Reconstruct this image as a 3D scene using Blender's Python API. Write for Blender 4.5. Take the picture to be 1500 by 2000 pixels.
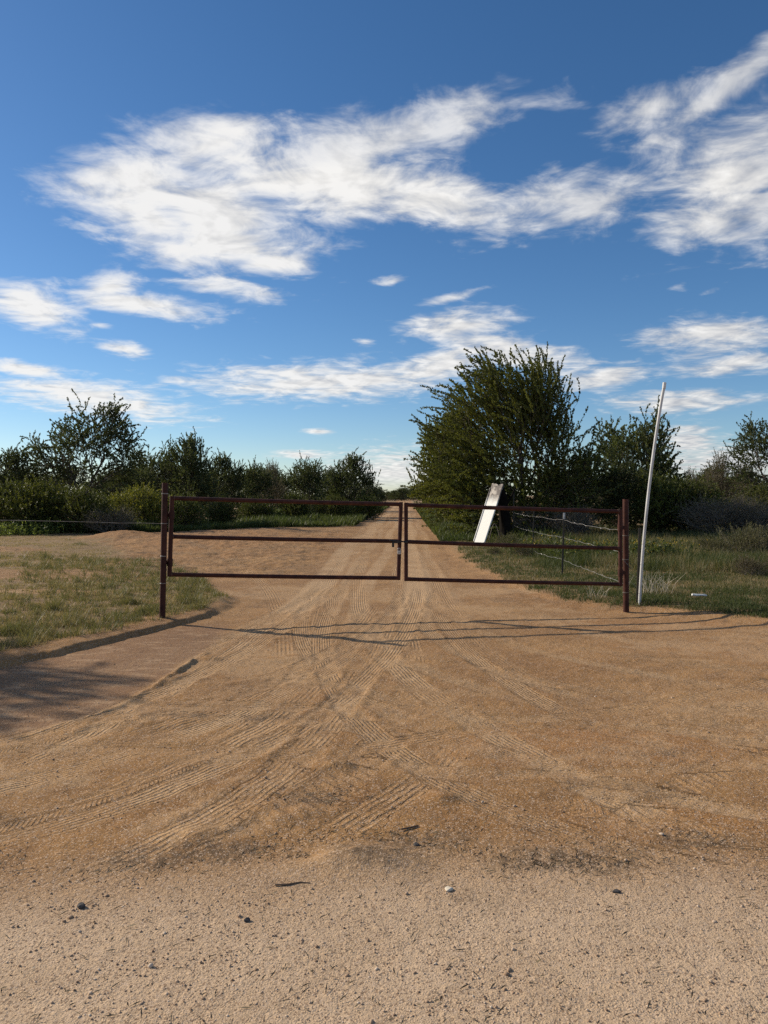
import bpy, math, random
import numpy as np
from mathutils import Vector

# ------------------------------------------------------------------ camera, sky, sun, exposure
for o in list(bpy.data.objects):
    bpy.data.objects.remove(o)
scene = bpy.context.scene
col = scene.collection
F = 1444.0                                  # focal length in photograph pixels (1500 x 2000 frame)
CAMH = 1.6
PITCH = math.atan(32.0 / F)
cam_data = bpy.data.cameras.new('camera')
cam_data.sensor_fit = 'VERTICAL'
cam_data.sensor_height = 36.0
cam_data.sensor_width = 27.0
cam_data.lens = 36.0 * F / 2000.0
cam_data.clip_start = 0.05
cam_data.clip_end = 9000.0
cam = bpy.data.objects.new('camera', cam_data)
cam.location = (0, 0, CAMH)
cam.rotation_euler = (math.pi / 2 - PITCH, 0, 0)
col.objects.link(cam)
scene.camera = cam

SUN_TO = Vector((-1.66, 0.73, 1.0)).normalized()      # direction towards the sun
SUN_EL = math.asin(SUN_TO.z)
SUN_AZ = math.atan2(SUN_TO.x, SUN_TO.y)
sd = bpy.data.lights.new('sun', 'SUN')
sd.energy = 4.8
sd.angle = math.radians(0.9)
sd.color = (1.0, 0.89, 0.72)
sun = bpy.data.objects.new('sun', sd)
sun.rotation_euler = (-SUN_TO).to_track_quat('-Z', 'Y').to_euler()
sun.location = SUN_TO * 60
col.objects.link(sun)

vs = scene.view_settings
vs.view_transform = 'Standard'
vs.look = 'None'
vs.exposure = 0.12
vs.gamma = 1.0
vs.use_curve_mapping = False
scene.cycles.max_bounces = 5
scene.cycles.diffuse_bounces = 2
scene.cycles.transparent_max_bounces = 8
scene.cycles.use_adaptive_sampling = True
scene.cycles.use_denoising = False


def pix_dir(px, py):
    a = (px - 750.0) / F
    b = (1000.0 - py) / F
    v = Vector((a, math.cos(PITCH) + b * math.sin(PITCH), -math.sin(PITCH) + b * math.cos(PITCH)))
    return v


def at(px, py, D):
    v = pix_dir(px, py)
    k = D / v.y
    return Vector((v.x * k, D, CAMH + v.z * k))


# ---- node helper
class NT:
    def __init__(self, tree):
        self.t = tree
        self.n = tree.nodes
        self.l = tree.links

    def _in(self, sock, v):
        if hasattr(v, 'is_output') or isinstance(v, bpy.types.NodeSocket):
            self.l.new(v, sock)
        elif v is not None:
            sock.default_value = v

    def math(self, op, a, b=None, c=None, clamp=False):
        n = self.n.new('ShaderNodeMath')
        n.operation = op
        n.use_clamp = clamp
        self._in(n.inputs[0], a)
        if b is not None:
            self._in(n.inputs[1], b)
        if c is not None:
            self._in(n.inputs[2], c)
        return n.outputs[0]

    def mixc(self, f, a, b, mode='MIX'):
        n = self.n.new('ShaderNodeMix')
        n.data_type = 'RGBA'
        n.blend_type = mode
        self._in(n.inputs[0], f)
        self._in(n.inputs[6], a if not isinstance(a, tuple) else (a + (1,))[:4])
        self._in(n.inputs[7], b if not isinstance(b, tuple) else (b + (1,))[:4])
        return n.outputs[2]

    def smooth(self, v, a, b, lo=0.0, hi=1.0):
        n = self.n.new('ShaderNodeMapRange')
        n.interpolation_type = 'SMOOTHSTEP'
        self._in(n.inputs[0], v)
        self._in(n.inputs[1], a)
        self._in(n.inputs[2], b)
        self._in(n.inputs[3], lo)
        self._in(n.inputs[4], hi)
        return n.outputs[0]

    def noise(self, vec, scale, detail=4.0, rough=0.55, dist=0.0, dim='3D', lac=2.0):
        n = self.n.new('ShaderNodeTexNoise')
        n.noise_dimensions = dim
        self._in(n.inputs['Vector'], vec)
        n.inputs['Scale'].default_value = scale
        n.inputs['Detail'].default_value = detail
        n.inputs['Roughness'].default_value = rough
        n.inputs['Distortion'].default_value = dist
        n.inputs['Lacunarity'].default_value = lac
        return n.outputs[0]

    def comb(self, x, y, z=0.0):
        n = self.n.new('ShaderNodeCombineXYZ')
        self._in(n.inputs[0], x)
        self._in(n.inputs[1], y)
        self._in(n.inputs[2], z)
        return n.outputs[0]

    def attr(self, name):
        n = self.n.new('ShaderNodeAttribute')
        n.attribute_name = name
        return n

    def ramp(self, f, stops):
        n = self.n.new('ShaderNodeValToRGB')
        self._in(n.inputs[0], f)
        cr = n.color_ramp
        while len(cr.elements) < len(stops):
            cr.elements.new(0.5)
        for e, (p, c) in zip(cr.elements, stops):
            e.position = p
            e.color = (c + (1,))[:4]
        return n.outputs[0]


# ---- world: physical sky with a cloud layer in the air above
world = bpy.data.worlds.new('World')
scene.world = world
world.use_nodes = True
W = NT(world.node_tree)
W.n.clear()
sky = W.n.new('ShaderNodeTexSky')
sky.sky_type = 'NISHITA'
sky.sun_disc = False
sky.sun_elevation = SUN_EL
sky.sun_rotation = SUN_AZ
sky.altitude = 400.0
sky.air_density = 0.9
sky.dust_density = 0.25
sky.ozone_density = 3.6
SKY_STR = 0.102
hsv = W.n.new('ShaderNodeHueSaturation')
hsv.inputs['Saturation'].default_value = 1.17
hsv.inputs['Value'].default_value = 1.0
W.l.new(sky.outputs[0], hsv.inputs['Color'])
sky_col = hsv.outputs[0]

tc = W.n.new('ShaderNodeTexCoord')
sep = W.n.new('ShaderNodeSeparateXYZ')
W.l.new(tc.outputs['Generated'], sep.inputs[0])
dx, dy, dz = sep.outputs
az = W.math('ARCTAN2', dx, dy)
el = W.math('ARCSINE', W.math('MINIMUM', W.math('MAXIMUM', dz, -1.0), 1.0))
zc = W.math('ADD', W.math('MAXIMUM', dz, 0.0), 0.09)
cx_ = W.math('DIVIDE', dx, zc)
cy_ = W.math('DIVIDE', dy, zc)
plane = W.comb(cx_, cy_, 0.0)
n_big = W.noise(plane, 2.6, 2.0, 0.5, 0.0, '2D')
n_mid = W.noise(plane, 4.8, 7.0, 0.60, 0.3, '2D')
n_fine = W.noise(W.comb(W.math('MULTIPLY', cx_, 0.75), W.math('MULTIPLY', cy_, 1.1), 3.7), 10.0, 4.0, 0.6, 0.5, '2D')
nz = W.math('ADD', W.math('MULTIPLY', n_mid, 0.70), W.math('MULTIPLY', n_fine, 0.30))
nz0 = W.math('SUBTRACT', nz, 0.5)


def ang(px, py):
    v = pix_dir(px, py)
    return math.atan2(v.x, v.y), math.atan2(v.z, math.hypot(v.x, v.y))


sky_uv = W.comb(az, el, 0.0)


def blob(px, py, rx, ry, rot=0.0, faint=0.0):
    """elliptical cloud body: bearing and elevation of its centre, radii in photograph pixels, rot in degrees"""
    a0, e0 = ang(px, py)
    a1, _ = ang(px + 40, py)
    _, e1 = ang(px, py - 40)
    n = W.n.new('ShaderNodeMapping')
    n.vector_type = 'TEXTURE'
    W.l.new(sky_uv, n.inputs['Vector'])
    n.inputs['Location'].default_value = (a0, e0, 0)
    n.inputs['Rotation'].default_value = (0, 0, math.radians(rot))
    n.inputs['Scale'].default_value = (rx * (a1 - a0) / 40.0, ry * (e1 - e0) / 40.0, 1)
    m = W.n.new('ShaderNodeVectorMath')
    m.operation = 'LENGTH'
    W.l.new(n.outputs[0], m.inputs[0])
    return W.math('ADD', m.outputs['Value'], faint) if faint else m.outputs['Value']


def union(items):
    r = items[0]
    for i in items[1:]:
        n = W.n.new('ShaderNodeMath')
        n.operation = 'SMOOTH_MIN'
        W._in(n.inputs[0], r)
        W._in(n.inputs[1], i)
        n.inputs[2].default_value = 0.25
        r = n.outputs[0]
    return W.math('SUBTRACT', 1.0, W.math('MINIMUM', r, 2.2))


thick = union([
    blob(260, 350, 190, 88, 6), blob(430, 470, 210, 75, 0), blob(420, 420, 250, 120, -4), blob(420, 285, 170, 80, 14), blob(300, 430, 190, 80, -22),
    blob(640, 365, 280, 72, 2), blob(345, 492, 110, 55, -8), blob(525, 515, 115, 28, 3), blob(830, 385, 200, 55, -4), blob(1450, 345, 230, 95, 8, 0.18),
    blob(60, 600, 130, 48, -10), blob(275, 594, 190, 30, -4), blob(215, 558, 75, 32, 12),
    blob(180, 778, 235, 44, -7), blob(50, 722, 105, 18, -4), blob(245, 682, 58, 17, -5),
    blob(640, 745, 320, 44, 2), blob(850, 720, 150, 46, 14),
    blob(900, 635, 120, 38, 5), blob(1345, 862, 70, 40, 0), blob(1400, 655, 175, 40, -4),
    blob(1330, 785, 165, 26, 0), blob(1430, 712, 160, 24, 0), blob(1180, 738, 120, 28, 5), blob(1010, 690, 190, 40, -14),
    blob(770, 930, 170, 62, 0), blob(590, 888, 66, 11, 0), blob(1420, 905, 190, 48, 0), blob(620, 843, 50, 8, 0, 0.2),
])
thin = union([
    blob(810, 262, 250, 82, 8), blob(640, 320, 260, 110, 4), blob(900, 405, 220, 70, -10), blob(1130, 388, 300, 66, -2),
    blob(1450, 330, 290, 150, 14), blob(1420, 170, 230, 50, 26), blob(1270, 215, 150, 48, 14), blob(1500, 400, 300, 90, 4),
    blob(440, 562, 190, 30, -4, 0.15), blob(770, 550, 65, 18, 0, 0.35), blob(870, 585, 100, 14, 12, 0.2),
    blob(1330, 555, 90, 30, 22, 0.8), blob(1420, 550, 110, 24, 24, 0.75), 
    blob(1085, 330, 70, 44, -40, 0.5), blob(715, 670, 36, 14, 0, 0.3), blob(195, 635, 50, 14, 0, 0.3), blob(180, 450, 130, 34, -10, 0.45),
])
# the same kind of broken cloud goes on all round the sky outside the view
rnd_cov = W.math('SUBTRACT', W.math('MULTIPLY', n_big, 3.4), 1.95)
w_side = W.smooth(W.math('ABSOLUTE', az), 0.56, 0.78)
w_up = W.smooth(el, 0.66, 0.85)
w_out = W.math('MAXIMUM', w_side, w_up)
inv = W.math('SUBTRACT', 1.0, w_out)
thick_f = W.math('ADD', W.math('MULTIPLY', thick, inv), W.math('MULTIPLY', rnd_cov, w_out))
thin_f = W.math('ADD', W.math('MULTIPLY', thin, inv), W.math('MULTIPLY', W.math('ADD', rnd_cov, 0.25), w_out))
d_thick = W.smooth(W.math('ADD', thick_f, W.math('MULTIPLY', nz0, 2.1)), -0.14, 0.85)
d_thin = W.math('MULTIPLY', W.smooth(W.math('ADD', thin_f, W.math('MULTIPLY', nz0, 2.7)), -0.05, 1.02), 0.79)
dens = W.math('SUBTRACT', 1.0, W.math('MULTIPLY', W.math('SUBTRACT', 1.0, W.math('MULTIPLY', d_thick, 0.94)),
                                      W.math('SUBTRACT', 1.0, d_thin)))
dens = W.math('MULTIPLY', dens, W.smooth(dz, 0.0, 0.03))
# light on the cloud: sampled again a step towards the sun, the thicker side is in shade
off = W.n.new('ShaderNodeVectorMath')
off.operation = 'ADD'
W.l.new(plane, off.inputs[0])
off.inputs[1].default_value = (-0.05, 0.035, 0)
n_off = W.noise(off.outputs[0], 4.8, 3.0, 0.60, 0.3, '2D')
rel = W.math('MULTIPLY', W.math('SUBTRACT', n_mid, n_off), 0.8)
dot = W.n.new('ShaderNodeVectorMath')
dot.operation = 'DOT_PRODUCT'
W.l.new(tc.outputs['Generated'], dot.inputs[0])
dot.inputs[1].default_value = SUN_TO
fwd = W.math('MULTIPLY', W.math('ADD', dot.outputs['Value'], 0.25), 0.30)
lum = W.math('ADD', W.math('ADD', 0.55, fwd), rel)
lum = W.math('ADD', lum, W.math('MULTIPLY', W.math('SUBTRACT', n_fine, 0.5), 0.14))
lum = W.math('MINIMUM', W.math('MAXIMUM', lum, 0.36), 0.86)
cloud_c = W.mixc(1.0, W.mixc(W.smooth(lum, 0.36, 0.8), (0.93, 0.97, 1.06), (1.0, 0.985, 0.96)),
                 W.comb(lum, lum, lum), 'MULTIPLY')
cs = W.n.new('ShaderNodeVectorMath')
cs.operation = 'SCALE'
W.l.new(cloud_c, cs.inputs[0])
cs.inputs['Scale'].default_value = 1.0 / SKY_STR
skymix = W.mixc(dens, sky_col, cs.outputs[0])
bg = W.n.new('ShaderNodeBackground')
bg.inputs['Strength'].default_value = SKY_STR
W.l.new(skymix, bg.inputs['Color'])
wo = W.n.new('ShaderNodeOutputWorld')
W.l.new(bg.outputs[0], wo.inputs['Surface'])
world.cycles.sampling_method = 'MANUAL'
world.cycles.sample_map_resolution = 512

# ------------------------------------------------------------------ small tools
rng = np.random.default_rng(7)
random.seed(7)
_tab = np.random.default_rng(11).random((256, 256))


def vnoise(x, y, ox=0):
    x = np.asarray(x, float)
    y = np.asarray(y, float)
    xi = np.floor(x)
    yi = np.floor(y)
    fx = x - xi
    fy = y - yi
    xi = (xi.astype(np.int64) + ox * 37) & 255
    yi = (yi.astype(np.int64) + ox * 91) & 255
    fx = fx * fx * (3 - 2 * fx)
    fy = fy * fy * (3 - 2 * fy)
    x1 = (xi + 1) & 255
    y1 = (yi + 1) & 255
    a = _tab[xi, yi] * (1 - fx) + _tab[x1, yi] * fx
    b = _tab[xi, y1] * (1 - fx) + _tab[x1, y1] * fx
    return (a * (1 - fy) + b * fy) * 2 - 1


def fbm(x, y, sc, octv=3, ox=0, g=0.5):
    r = 0.0
    a = 1.0
    t = 0.0
    for i in range(octv):
        c, s = math.cos(0.6 * i + 0.3), math.sin(0.6 * i + 0.3)
        r = r + a * vnoise((x * c - y * s) * sc, (x * s + y * c) * sc, ox + i * 5)
        t += a
        a *= g
        sc *= 2.03
    return r / t


def sstep(v, a, b):
    t = np.clip((np.asarray(v, float) - a) / (b - a), 0, 1)
    return t * t * (3 - 2 * t)


# edges of the drive, x as a function of distance y
LE = np.array([(-60, -60), (2, -60), (4.2, -30), (4.9, -9), (5.6, -5.2), (6.76, -3.55), (7.86, -2.99), (9.24, -2.37), (10.3, -2.08),
               (11.0, -2.12), (12, -2.45), (14.3, -3.3), (17, -4.6), (19.5, -6.5), (22, -7.6), (25, -8.6), (30, -10), (4000, -60)], float)
RE = np.array([(-60, 80), (5.5, 60), (7.2, 12), (8.0, 6.4), (8.89, 4.75), (9.63, 4.33), (10.18, 3.75), (10.5, 3.10), (11.4, 2.55),
               (13.05, 2.20), (14.7, 2.0), (18.2, 1.78), (25.1, 1.92), (37.3, 2.22), (100, 4.1), (4000, 120)], float)
LF = np.array([(20, -14), (26, -9.5), (30, -6.0), (33, -3.6), (37.3, -1.5), (60, -0.75), (100, 0.6), (4000, 117)], float)   # far left verge


def xle(y):
    return np.interp(y, LE[:, 0], LE[:, 1])


def xre(y):
    return np.interp(y, RE[:, 0], RE[:, 1])


def xlf(y):
    return np.interp(y, LF[:, 0], LF[:, 1])


def H(x, y):
    """large shapes of the ground"""
    x = np.asarray(x, float)
    y = np.asarray(y, float)
    wob = 0.09 * fbm(x, y, 1.1, 3, 3) + 0.05 * fbm(x, y, 5.0, 3, 5)
    sl = xle(y) - x + wob
    w = np.interp(y, [9.5, 11.5, 15], [0.07, 0.4, 2.0])
    near = 1 - sstep(y, 17, 26)
    left = sstep(sl / w, -0.15, 1.0) * (0.052 + 0.08 * np.clip((sl - 0.3) / 3, 0, 1)) * near
    rim = 0.022 * np.exp(-((sl - 0.32) / 0.20) ** 2) * (1 - sstep(y, 10.5, 13)) * sstep(y, 5, 6)
    sr = x - xre(y) + wob
    right = sstep(sr, -0.1, 0.6) * 0.09 + 0.03 * np.exp(-((sr - 0.1) / 0.18) ** 2) * (1 - sstep(y, 16, 22)) + np.clip(sr, 0, 12) * 0.012
    rise = 0.22 * sstep(y, 13, 27) * sstep(-x, -0.2 + 0 * y, 5.0) * (1 - 0.5 * sstep(y, 40, 120))
    mound = 0.20 * np.exp(-(((x + 8.6) / 1.1) ** 2 + ((y - 24.4) / 0.9) ** 2)) + 0.10 * np.exp(-(((x + 6.2) / 1.8) ** 2 + ((y - 23.4) / 1.0) ** 2))
    ruf = 0.028 * fbm(x, y, 0.35, 2, 9) + 0.012 * fbm(x, y, 1.3, 2, 12)
    soft = sstep(y, 3.5, 7)
    return (left + rim) + right * sstep(y, 4, 8) + rise + mound + ruf * soft


def gp(px, py):
    """point of the ground seen at a place of the photograph"""
    v = pix_dir(px, py)
    z = 0.0
    for _ in range(40):
        k = (z - CAMH) / v.z
        z = 0.5 * z + 0.5 * float(H(v.x * k, v.y * k))
    k = (z - CAMH) / v.z
    return Vector((v.x * k, v.y * k, float(H(v.x * k, v.y * k))))


def gz(x, y):
    return float(H(x, y))


def g0(pts):
    out = []
    for px, py in pts:
        v = pix_dir(px, py)
        k = -CAMH / v.z
        out.append((v.x * k, v.y * k))
    return np.array(out)


def smooth_line(p, step):
    p = np.asarray(p, float)
    n = len(p)
    q = []
    for i in range(n - 1):
        a, b, c, d = p[max(i - 1, 0)], p[i], p[i + 1], p[min(i + 2, n - 1)]
        m = max(2, int(np.linalg.norm(c - b) / step))
        for t in np.linspace(0, 1, m, endpoint=False):
            q.append(0.5 * ((2 * b) + (c - a) * t + (2 * a - 5 * b + 4 * c - d) * t * t + (3 * b - a - 3 * c + d) * t ** 3))
    q.append(p[-1])
    return np.array(q)


def mesh_np(name, verts, faces, loop_n, attrs=None, mat=None, smooth=False):
    """faces: (n, loop_n) index array"""
    me = bpy.data.meshes.new(name)
    nv = len(verts)
    nf = len(faces)
    me.vertices.add(nv)
    me.vertices.foreach_set('co', np.ascontiguousarray(verts, np.float32).ravel())
    me.loops.add(nf * loop_n)
    me.loops.foreach_set('vertex_index', np.ascontiguousarray(faces, np.int32).ravel())
    me.polygons.add(nf)
    me.polygons.foreach_set('loop_start', np.arange(0, nf * loop_n, loop_n, dtype=np.int32))
    me.polygons.foreach_set('loop_total', np.full(nf, loop_n, np.int32))
    if smooth:
        me.polygons.foreach_set('use_smooth', np.ones(nf, bool))
    me.update(calc_edges=True)
    for k, a in (attrs or {}).items():
        a = np.asarray(a, np.float32)
        if a.ndim == 1:
            at_ = me.attributes.new(k, 'FLOAT', 'POINT')
            at_.data.foreach_set('value', a)
        else:
            at_ = me.attributes.new(k, 'FLOAT_COLOR', 'POINT')
            at_.data.foreach_set('color', np.ascontiguousarray(a).ravel())
    if mat:
        me.materials.append(mat)
    return me


def obj(name, me, parent=None, loc=None):
    o = bpy.data.objects.new(name, me)
    col.objects.link(o)
    if parent is not None:
        o.parent = parent
    if loc is not None:
        o.location = loc
    return o


def tag(o, label=None, cat=None, group=None, kind=None):
    if label:
        o['label'] = label
    if cat:
        o['category'] = cat
    if group:
        o['group'] = group
    if kind:
        o['kind'] = kind
    return o


def empty(name, loc, rz=0.0):
    o = bpy.data.objects.new(name, None)
    o.empty_display_size = 0.2
    o.location = loc
    o.rotation_euler = (0, 0, rz)
    col.objects.link(o)
    return o


class MB:
    """collects shapes for one mesh"""
    def __init__(self):
        self.v = []
        self.f = []

    def tube(self, pts, r, n=14, cap=True):
        pts = [Vector(p) for p in pts]
        rs = r if isinstance(r, (list, tuple)) else [r] * len(pts)
        base = len(self.v)
        ref = None
        for i, p in enumerate(pts):
            d = (pts[min(i + 1, len(pts) - 1)] - pts[max(i - 1, 0)]).normalized()
            if ref is None:
                ref = Vector((0, 0, 1)) if abs(d.z) < 0.9 else Vector((1, 0, 0))
            a = (ref - d * ref.dot(d)).normalized()
            b = d.cross(a)
            ref = a
            for k in range(n):
                t = 2 * math.pi * k / n
                self.v.append(p + (a * math.cos(t) + b * math.sin(t)) * rs[i])
        for i in range(len(pts) - 1):
            for k in range(n):
                k2 = (k + 1) % n
                self.f.append((base + i * n + k, base + i * n + k2, base + (i + 1) * n + k2, base + (i + 1) * n + k))
        if cap:
            self.f.append(tuple(base + k for k in range(n))[::-1])
            e = base + (len(pts) - 1) * n
            self.f.append(tuple(e + k for k in range(n)))
        return self

    def box(self, c, sx, sy, sz, X=None, Y=None, Z=None, bev=0.0):
        c = Vector(c)
        X = X or Vector((1, 0, 0))
        Y = Y or Vector((0, 1, 0))
        Z = Z or Vector((0, 0, 1))
        if bev <= 0:
            b = len(self.v)
            for i in (-1, 1):
                for j in (-1, 1):
                    for k in (-1, 1):
                        self.v.append(c + X * (i * sx / 2) + Y * (j * sy / 2) + Z * (k * sz / 2))
            for q in ((0, 1, 3, 2), (4, 6, 7, 5), (0, 4, 5, 1), (2, 3, 7, 6), (0, 2, 6, 4), (1, 5, 7, 3)):
                self.f.append(tuple(b + i for i in q))
        else:
            b = len(self.v)
            prof = []
            for (sxn, syn) in ((1, 1), (-1, 1), (-1, -1), (1, -1)):
                o1 = (sxn * (sx / 2), syn * (sy / 2 - bev))
                o2 = (sxn * (sx / 2 - bev), syn * (sy / 2))
                prof += [o1, o2] if sxn * syn > 0 else [o2, o1]
            rings = ((-sz / 2, bev), (-sz / 2 + bev, 0), (sz / 2 - bev, 0), (sz / 2, bev))
            for z, ins in rings:
                for (x, y) in prof:
                    kx = (sx / 2 - ins) / (sx / 2)
                    ky = (sy / 2 - ins) / (sy / 2)
                    self.v.append(c + X * (x * kx) + Y * (y * ky) + Z * z)
            for i in range(3):
                for k in range(8):
                    k2 = (k + 1) % 8
                    self.f.append((b + i * 8 + k, b + i * 8 + k2, b + (i + 1) * 8 + k2, b + (i + 1) * 8 + k))
            self.f.append(tuple(b + k for k in range(8))[::-1])
            self.f.append(tuple(b + 24 + k for k in range(8)))
        return self

    def build(self, name, mat, parent=None, smooth=True, origin=None):
        o0 = Vector(origin) if origin is not None else Vector((0, 0, 0))
        me = bpy.data.meshes.new(name)
        me.from_pydata([tuple(v - o0) for v in self.v], [], self.f)
        me.materials.append(mat)
        if smooth:
            me.polygons.foreach_set('use_smooth', [True] * len(me.polygons))
            me.set_sharp_from_angle(angle=math.radians(38))
        me.update()
        o = obj(name, me, parent)
        if parent is None:
            o.location = o0
        return o


# ------------------------------------------------------------------ materials
def new_mat(name):
    m = bpy.data.materials.new(name)
    m.use_nodes = True
    t = NT(m.node_tree)
    t.n.clear()
    out = t.n.new('ShaderNodeOutputMaterial')
    b = t.n.new('ShaderNodeBsdfPrincipled')
    t.l.new(b.outputs[0], out.inputs['Surface'])
    return m, t, b, out


def bump(t, h, strength, dist, b, prev=None):
    n = t.n.new('ShaderNodeBump')
    n.inputs['Strength'].default_value = strength
    n.inputs['Distance'].default_value = dist
    t._in(n.inputs['Height'], h)
    if prev is not None:
        t.l.new(prev, n.inputs['Normal'])
    t.l.new(n.outputs[0], b.inputs['Normal'])
    return n.outputs[0]


def mat_simple(name, c1, c2, scale, rough=0.6, metal=0.0, bstr=0.0, bscale=None, stops=(0.35, 0.65)):
    m, t, b, _ = new_mat(name)
    co = t.n.new('ShaderNodeTexCoord').outputs['Object']
    n = t.noise(co, scale, 6, 0.6)
    c = t.ramp(n, [(stops[0], c1), (stops[1], c2)])
    t.l.new(c, b.inputs['Base Color'])
    b.inputs['Roughness'].default_value = rough
    b.inputs['Metallic'].default_value = metal
    if bstr:
        bump(t, t.noise(co, bscale or scale * 4, 5, 0.6), bstr, 0.004, b)
    return m


def mat_ground():
    m, t, b, _ = new_mat('desert_soil')
    geo = t.n.new('ShaderNodeNewGeometry')
    P = geo.outputs['Position']
    a = t.attr('soil')
    s = t.n.new('ShaderNodeSeparateColor')
    t.l.new(a.outputs['Color'], s.inputs[0])
    grass, road, comp = s.outputs[0], s.outputs[1], s.outputs[2]
    a2 = t.attr('soil_b')
    s2 = t.n.new('ShaderNodeSeparateColor')
    t.l.new(a2.outputs['Color'], s2.inputs[0])
    clay, red, debris = s2.outputs[0], s2.outputs[1], s2.outputs[2]
    n_l = t.noise(P, 0.55, 4, 0.55)
    n_m = t.noise(P, 3.2, 5, 0.6)
    n_s = t.noise(P, 26, 5, 0.65)
    n_g = t.noise(P, 150, 3, 0.7)
    soil = t.mixc(t.smooth(n_l, 0.35, 0.66), (0.288, 0.150, 0.057), (0.380, 0.212, 0.086))
    soil = t.mixc(t.smooth(n_m, 0.42, 0.72, 0, 0.55), soil, (0.195, 0.104, 0.045))
    soil = t.mixc(t.math('MULTIPLY', red, t.smooth(n_m, 0.2, 0.6, 0.6, 1.0)), soil, (0.330, 0.165, 0.062))
    pale = t.mixc(n_m, (0.455, 0.290, 0.150), (0.515, 0.338, 0.182))
    soil = t.mixc(t.math('MULTIPLY', comp, t.smooth(n_s, 0.3, 0.6, 0.6, 1.0)), soil, pale)
    psep = t.n.new('ShaderNodeSeparateXYZ')
    t.l.new(P, psep.inputs[0])
    n_st = t.noise(t.comb(psep.outputs[0], t.math('MULTIPLY', psep.outputs[1], 2.6)), 3.0, 5, 0.65)
    clayc = t.mixc(t.smooth(n_st, 0.50, 0.64), (0.225, 0.126, 0.070), (0.370, 0.238, 0.142))
    soil = t.mixc(t.math('MULTIPLY', clay, t.smooth(n_s, 0.3, 0.65, 0.5, 0.95)), soil, clayc)
    roadc = t.mixc(t.smooth(n_m, 0.3, 0.7), (0.500, 0.352, 0.222), (0.565, 0.405, 0.262))
    soil = t.mixc(road, soil, roadc)
    soil = t.mixc(t.math('MULTIPLY', debris, t.smooth(n_s, 0.35, 0.6)), soil, (0.125, 0.086, 0.052))
    turf = t.mixc(t.smooth(n_s, 0.35, 0.7), (0.205, 0.130, 0.064), (0.320, 0.215, 0.112))
    soil = t.mixc(grass, soil, turf)
    # grains of gravel
    vor = t.n.new('ShaderNodeTexVoronoi')
    vor.feature = 'F1'
    t.l.new(P, vor.inputs['Vector'])
    vor.inputs['Scale'].default_value = 150
    vor.inputs['Randomness'].default_value = 1.0
    vr = t.n.new('ShaderNodeSeparateColor')
    t.l.new(vor.outputs['Color'], vr.inputs[0])
    vor2 = t.n.new('ShaderNodeTexVoronoi')
    t.l.new(P, vor2.inputs['Vector'])
    vor2.inputs['Scale'].default_value = 60
    vr2 = t.n.new('ShaderNodeSeparateColor')
    t.l.new(vor2.outputs['Color'], vr2.inputs[0])
    notgrass = t.math('SUBTRACT', 1.0, t.math('MAXIMUM', t.math('MULTIPLY', grass, 0.6), t.math('MULTIPLY', clay, 0.5)))
    g1 = t.math('MULTIPLY', t.smooth(vr.outputs[0], 0.80, 0.9, 0, 0.75), notgrass)
    g2 = t.math('MULTIPLY', t.smooth(vr.outputs[1], 0.84, 0.9, 0, 0.60), notgrass)
    soil = t.mixc(g1, soil, (0.54, 0.40, 0.285))
    soil = t.mixc(g2, soil, (0.150, 0.086, 0.054))
    mod = t.smooth(n_g, 0.25, 0.75, 0.80, 1.18)
    soil = t.mixc(1.0, soil, t.comb(mod, mod, mod), 'MULTIPLY')
    t.l.new(soil, b.inputs['Base Color'])
    b.inputs['Roughness'].default_value = 0.95
    b.inputs['Specular IOR Level'].default_value = 0.15
    stones = t.math('SUBTRACT', 1.0, vor.outputs['Distance'])
    sel = t.smooth(vr.outputs[2], 0.35, 0.8)
    h1 = t.math('MULTIPLY', t.math('MULTIPLY', stones, sel), notgrass)
    st2 = t.math('MULTIPLY', t.math('SUBTRACT', 0.8, vor2.outputs['Distance']), t.smooth(vr2.outputs[0], 0.7, 0.85))
    hh = t.math('ADD', h1, t.math('MULTIPLY', t.math('MULTIPLY', st2, notgrass), 1.3))
    p1 = bump(t, hh, 0.55, 0.006, b)
    p2 = bump(t, t.math('ADD', n_s, t.math('MULTIPLY', n_g, 0.6)), 0.6, 0.011, b, p1)
    ph = t.attr('tread_phase').outputs['Fac']
    mk = t.attr('tread_mask').outputs['Fac']
    wv = t.math('SINE', t.math('MULTIPLY', t.math('ADD', ph, t.math('MULTIPLY', t.math('SUBTRACT', n_s, 0.5), 0.14)), 2 * math.pi))
    wv = t.smooth(wv, -0.55, 0.75)
    wear = t.smooth(t.noise(P, 9, 3, 0.6), 0.34, 0.6, 0.15, 1.0)
    bump(t, t.math('MULTIPLY', t.math('MULTIPLY', wv, mk), wear), 1.0, 0.0085, b, p2)
    return m


def mat_leaf(name, c_lo, c_hi, c_odd=None, odd=0.9, trans=0.35):
    m, t, b, out = new_mat(name)
    v = t.attr('v').outputs['Fac']
    oi = t.n.new('ShaderNodeObjectInfo')
    c = t.mixc(v, c_lo, c_hi)
    if c_odd:
        c = t.mixc(t.smooth(v, odd, odd + 0.04), c, c_odd)
    c = t.mixc(1.0, c, oi.outputs['Color'], 'MULTIPLY')
    t.l.new(c, b.inputs['Base Color'])
    b.inputs['Roughness'].default_value = 0.55
    b.inputs['Specular IOR Level'].default_value = 0.3
    tr = t.n.new('ShaderNodeBsdfTranslucent')
    t.l.new(t.mixc(1.0, c, (1.25, 1.25, 0.7), 'MULTIPLY'), tr.inputs['Color'])
    mx = t.n.new('ShaderNodeMixShader')
    mx.inputs[0].default_value = trans
    t.l.new(b.outputs[0], mx.inputs[1])
    t.l.new(tr.outputs[0], mx.inputs[2])
    t.l.new(mx.outputs[0], out.inputs['Surface'])
    return m


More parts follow.
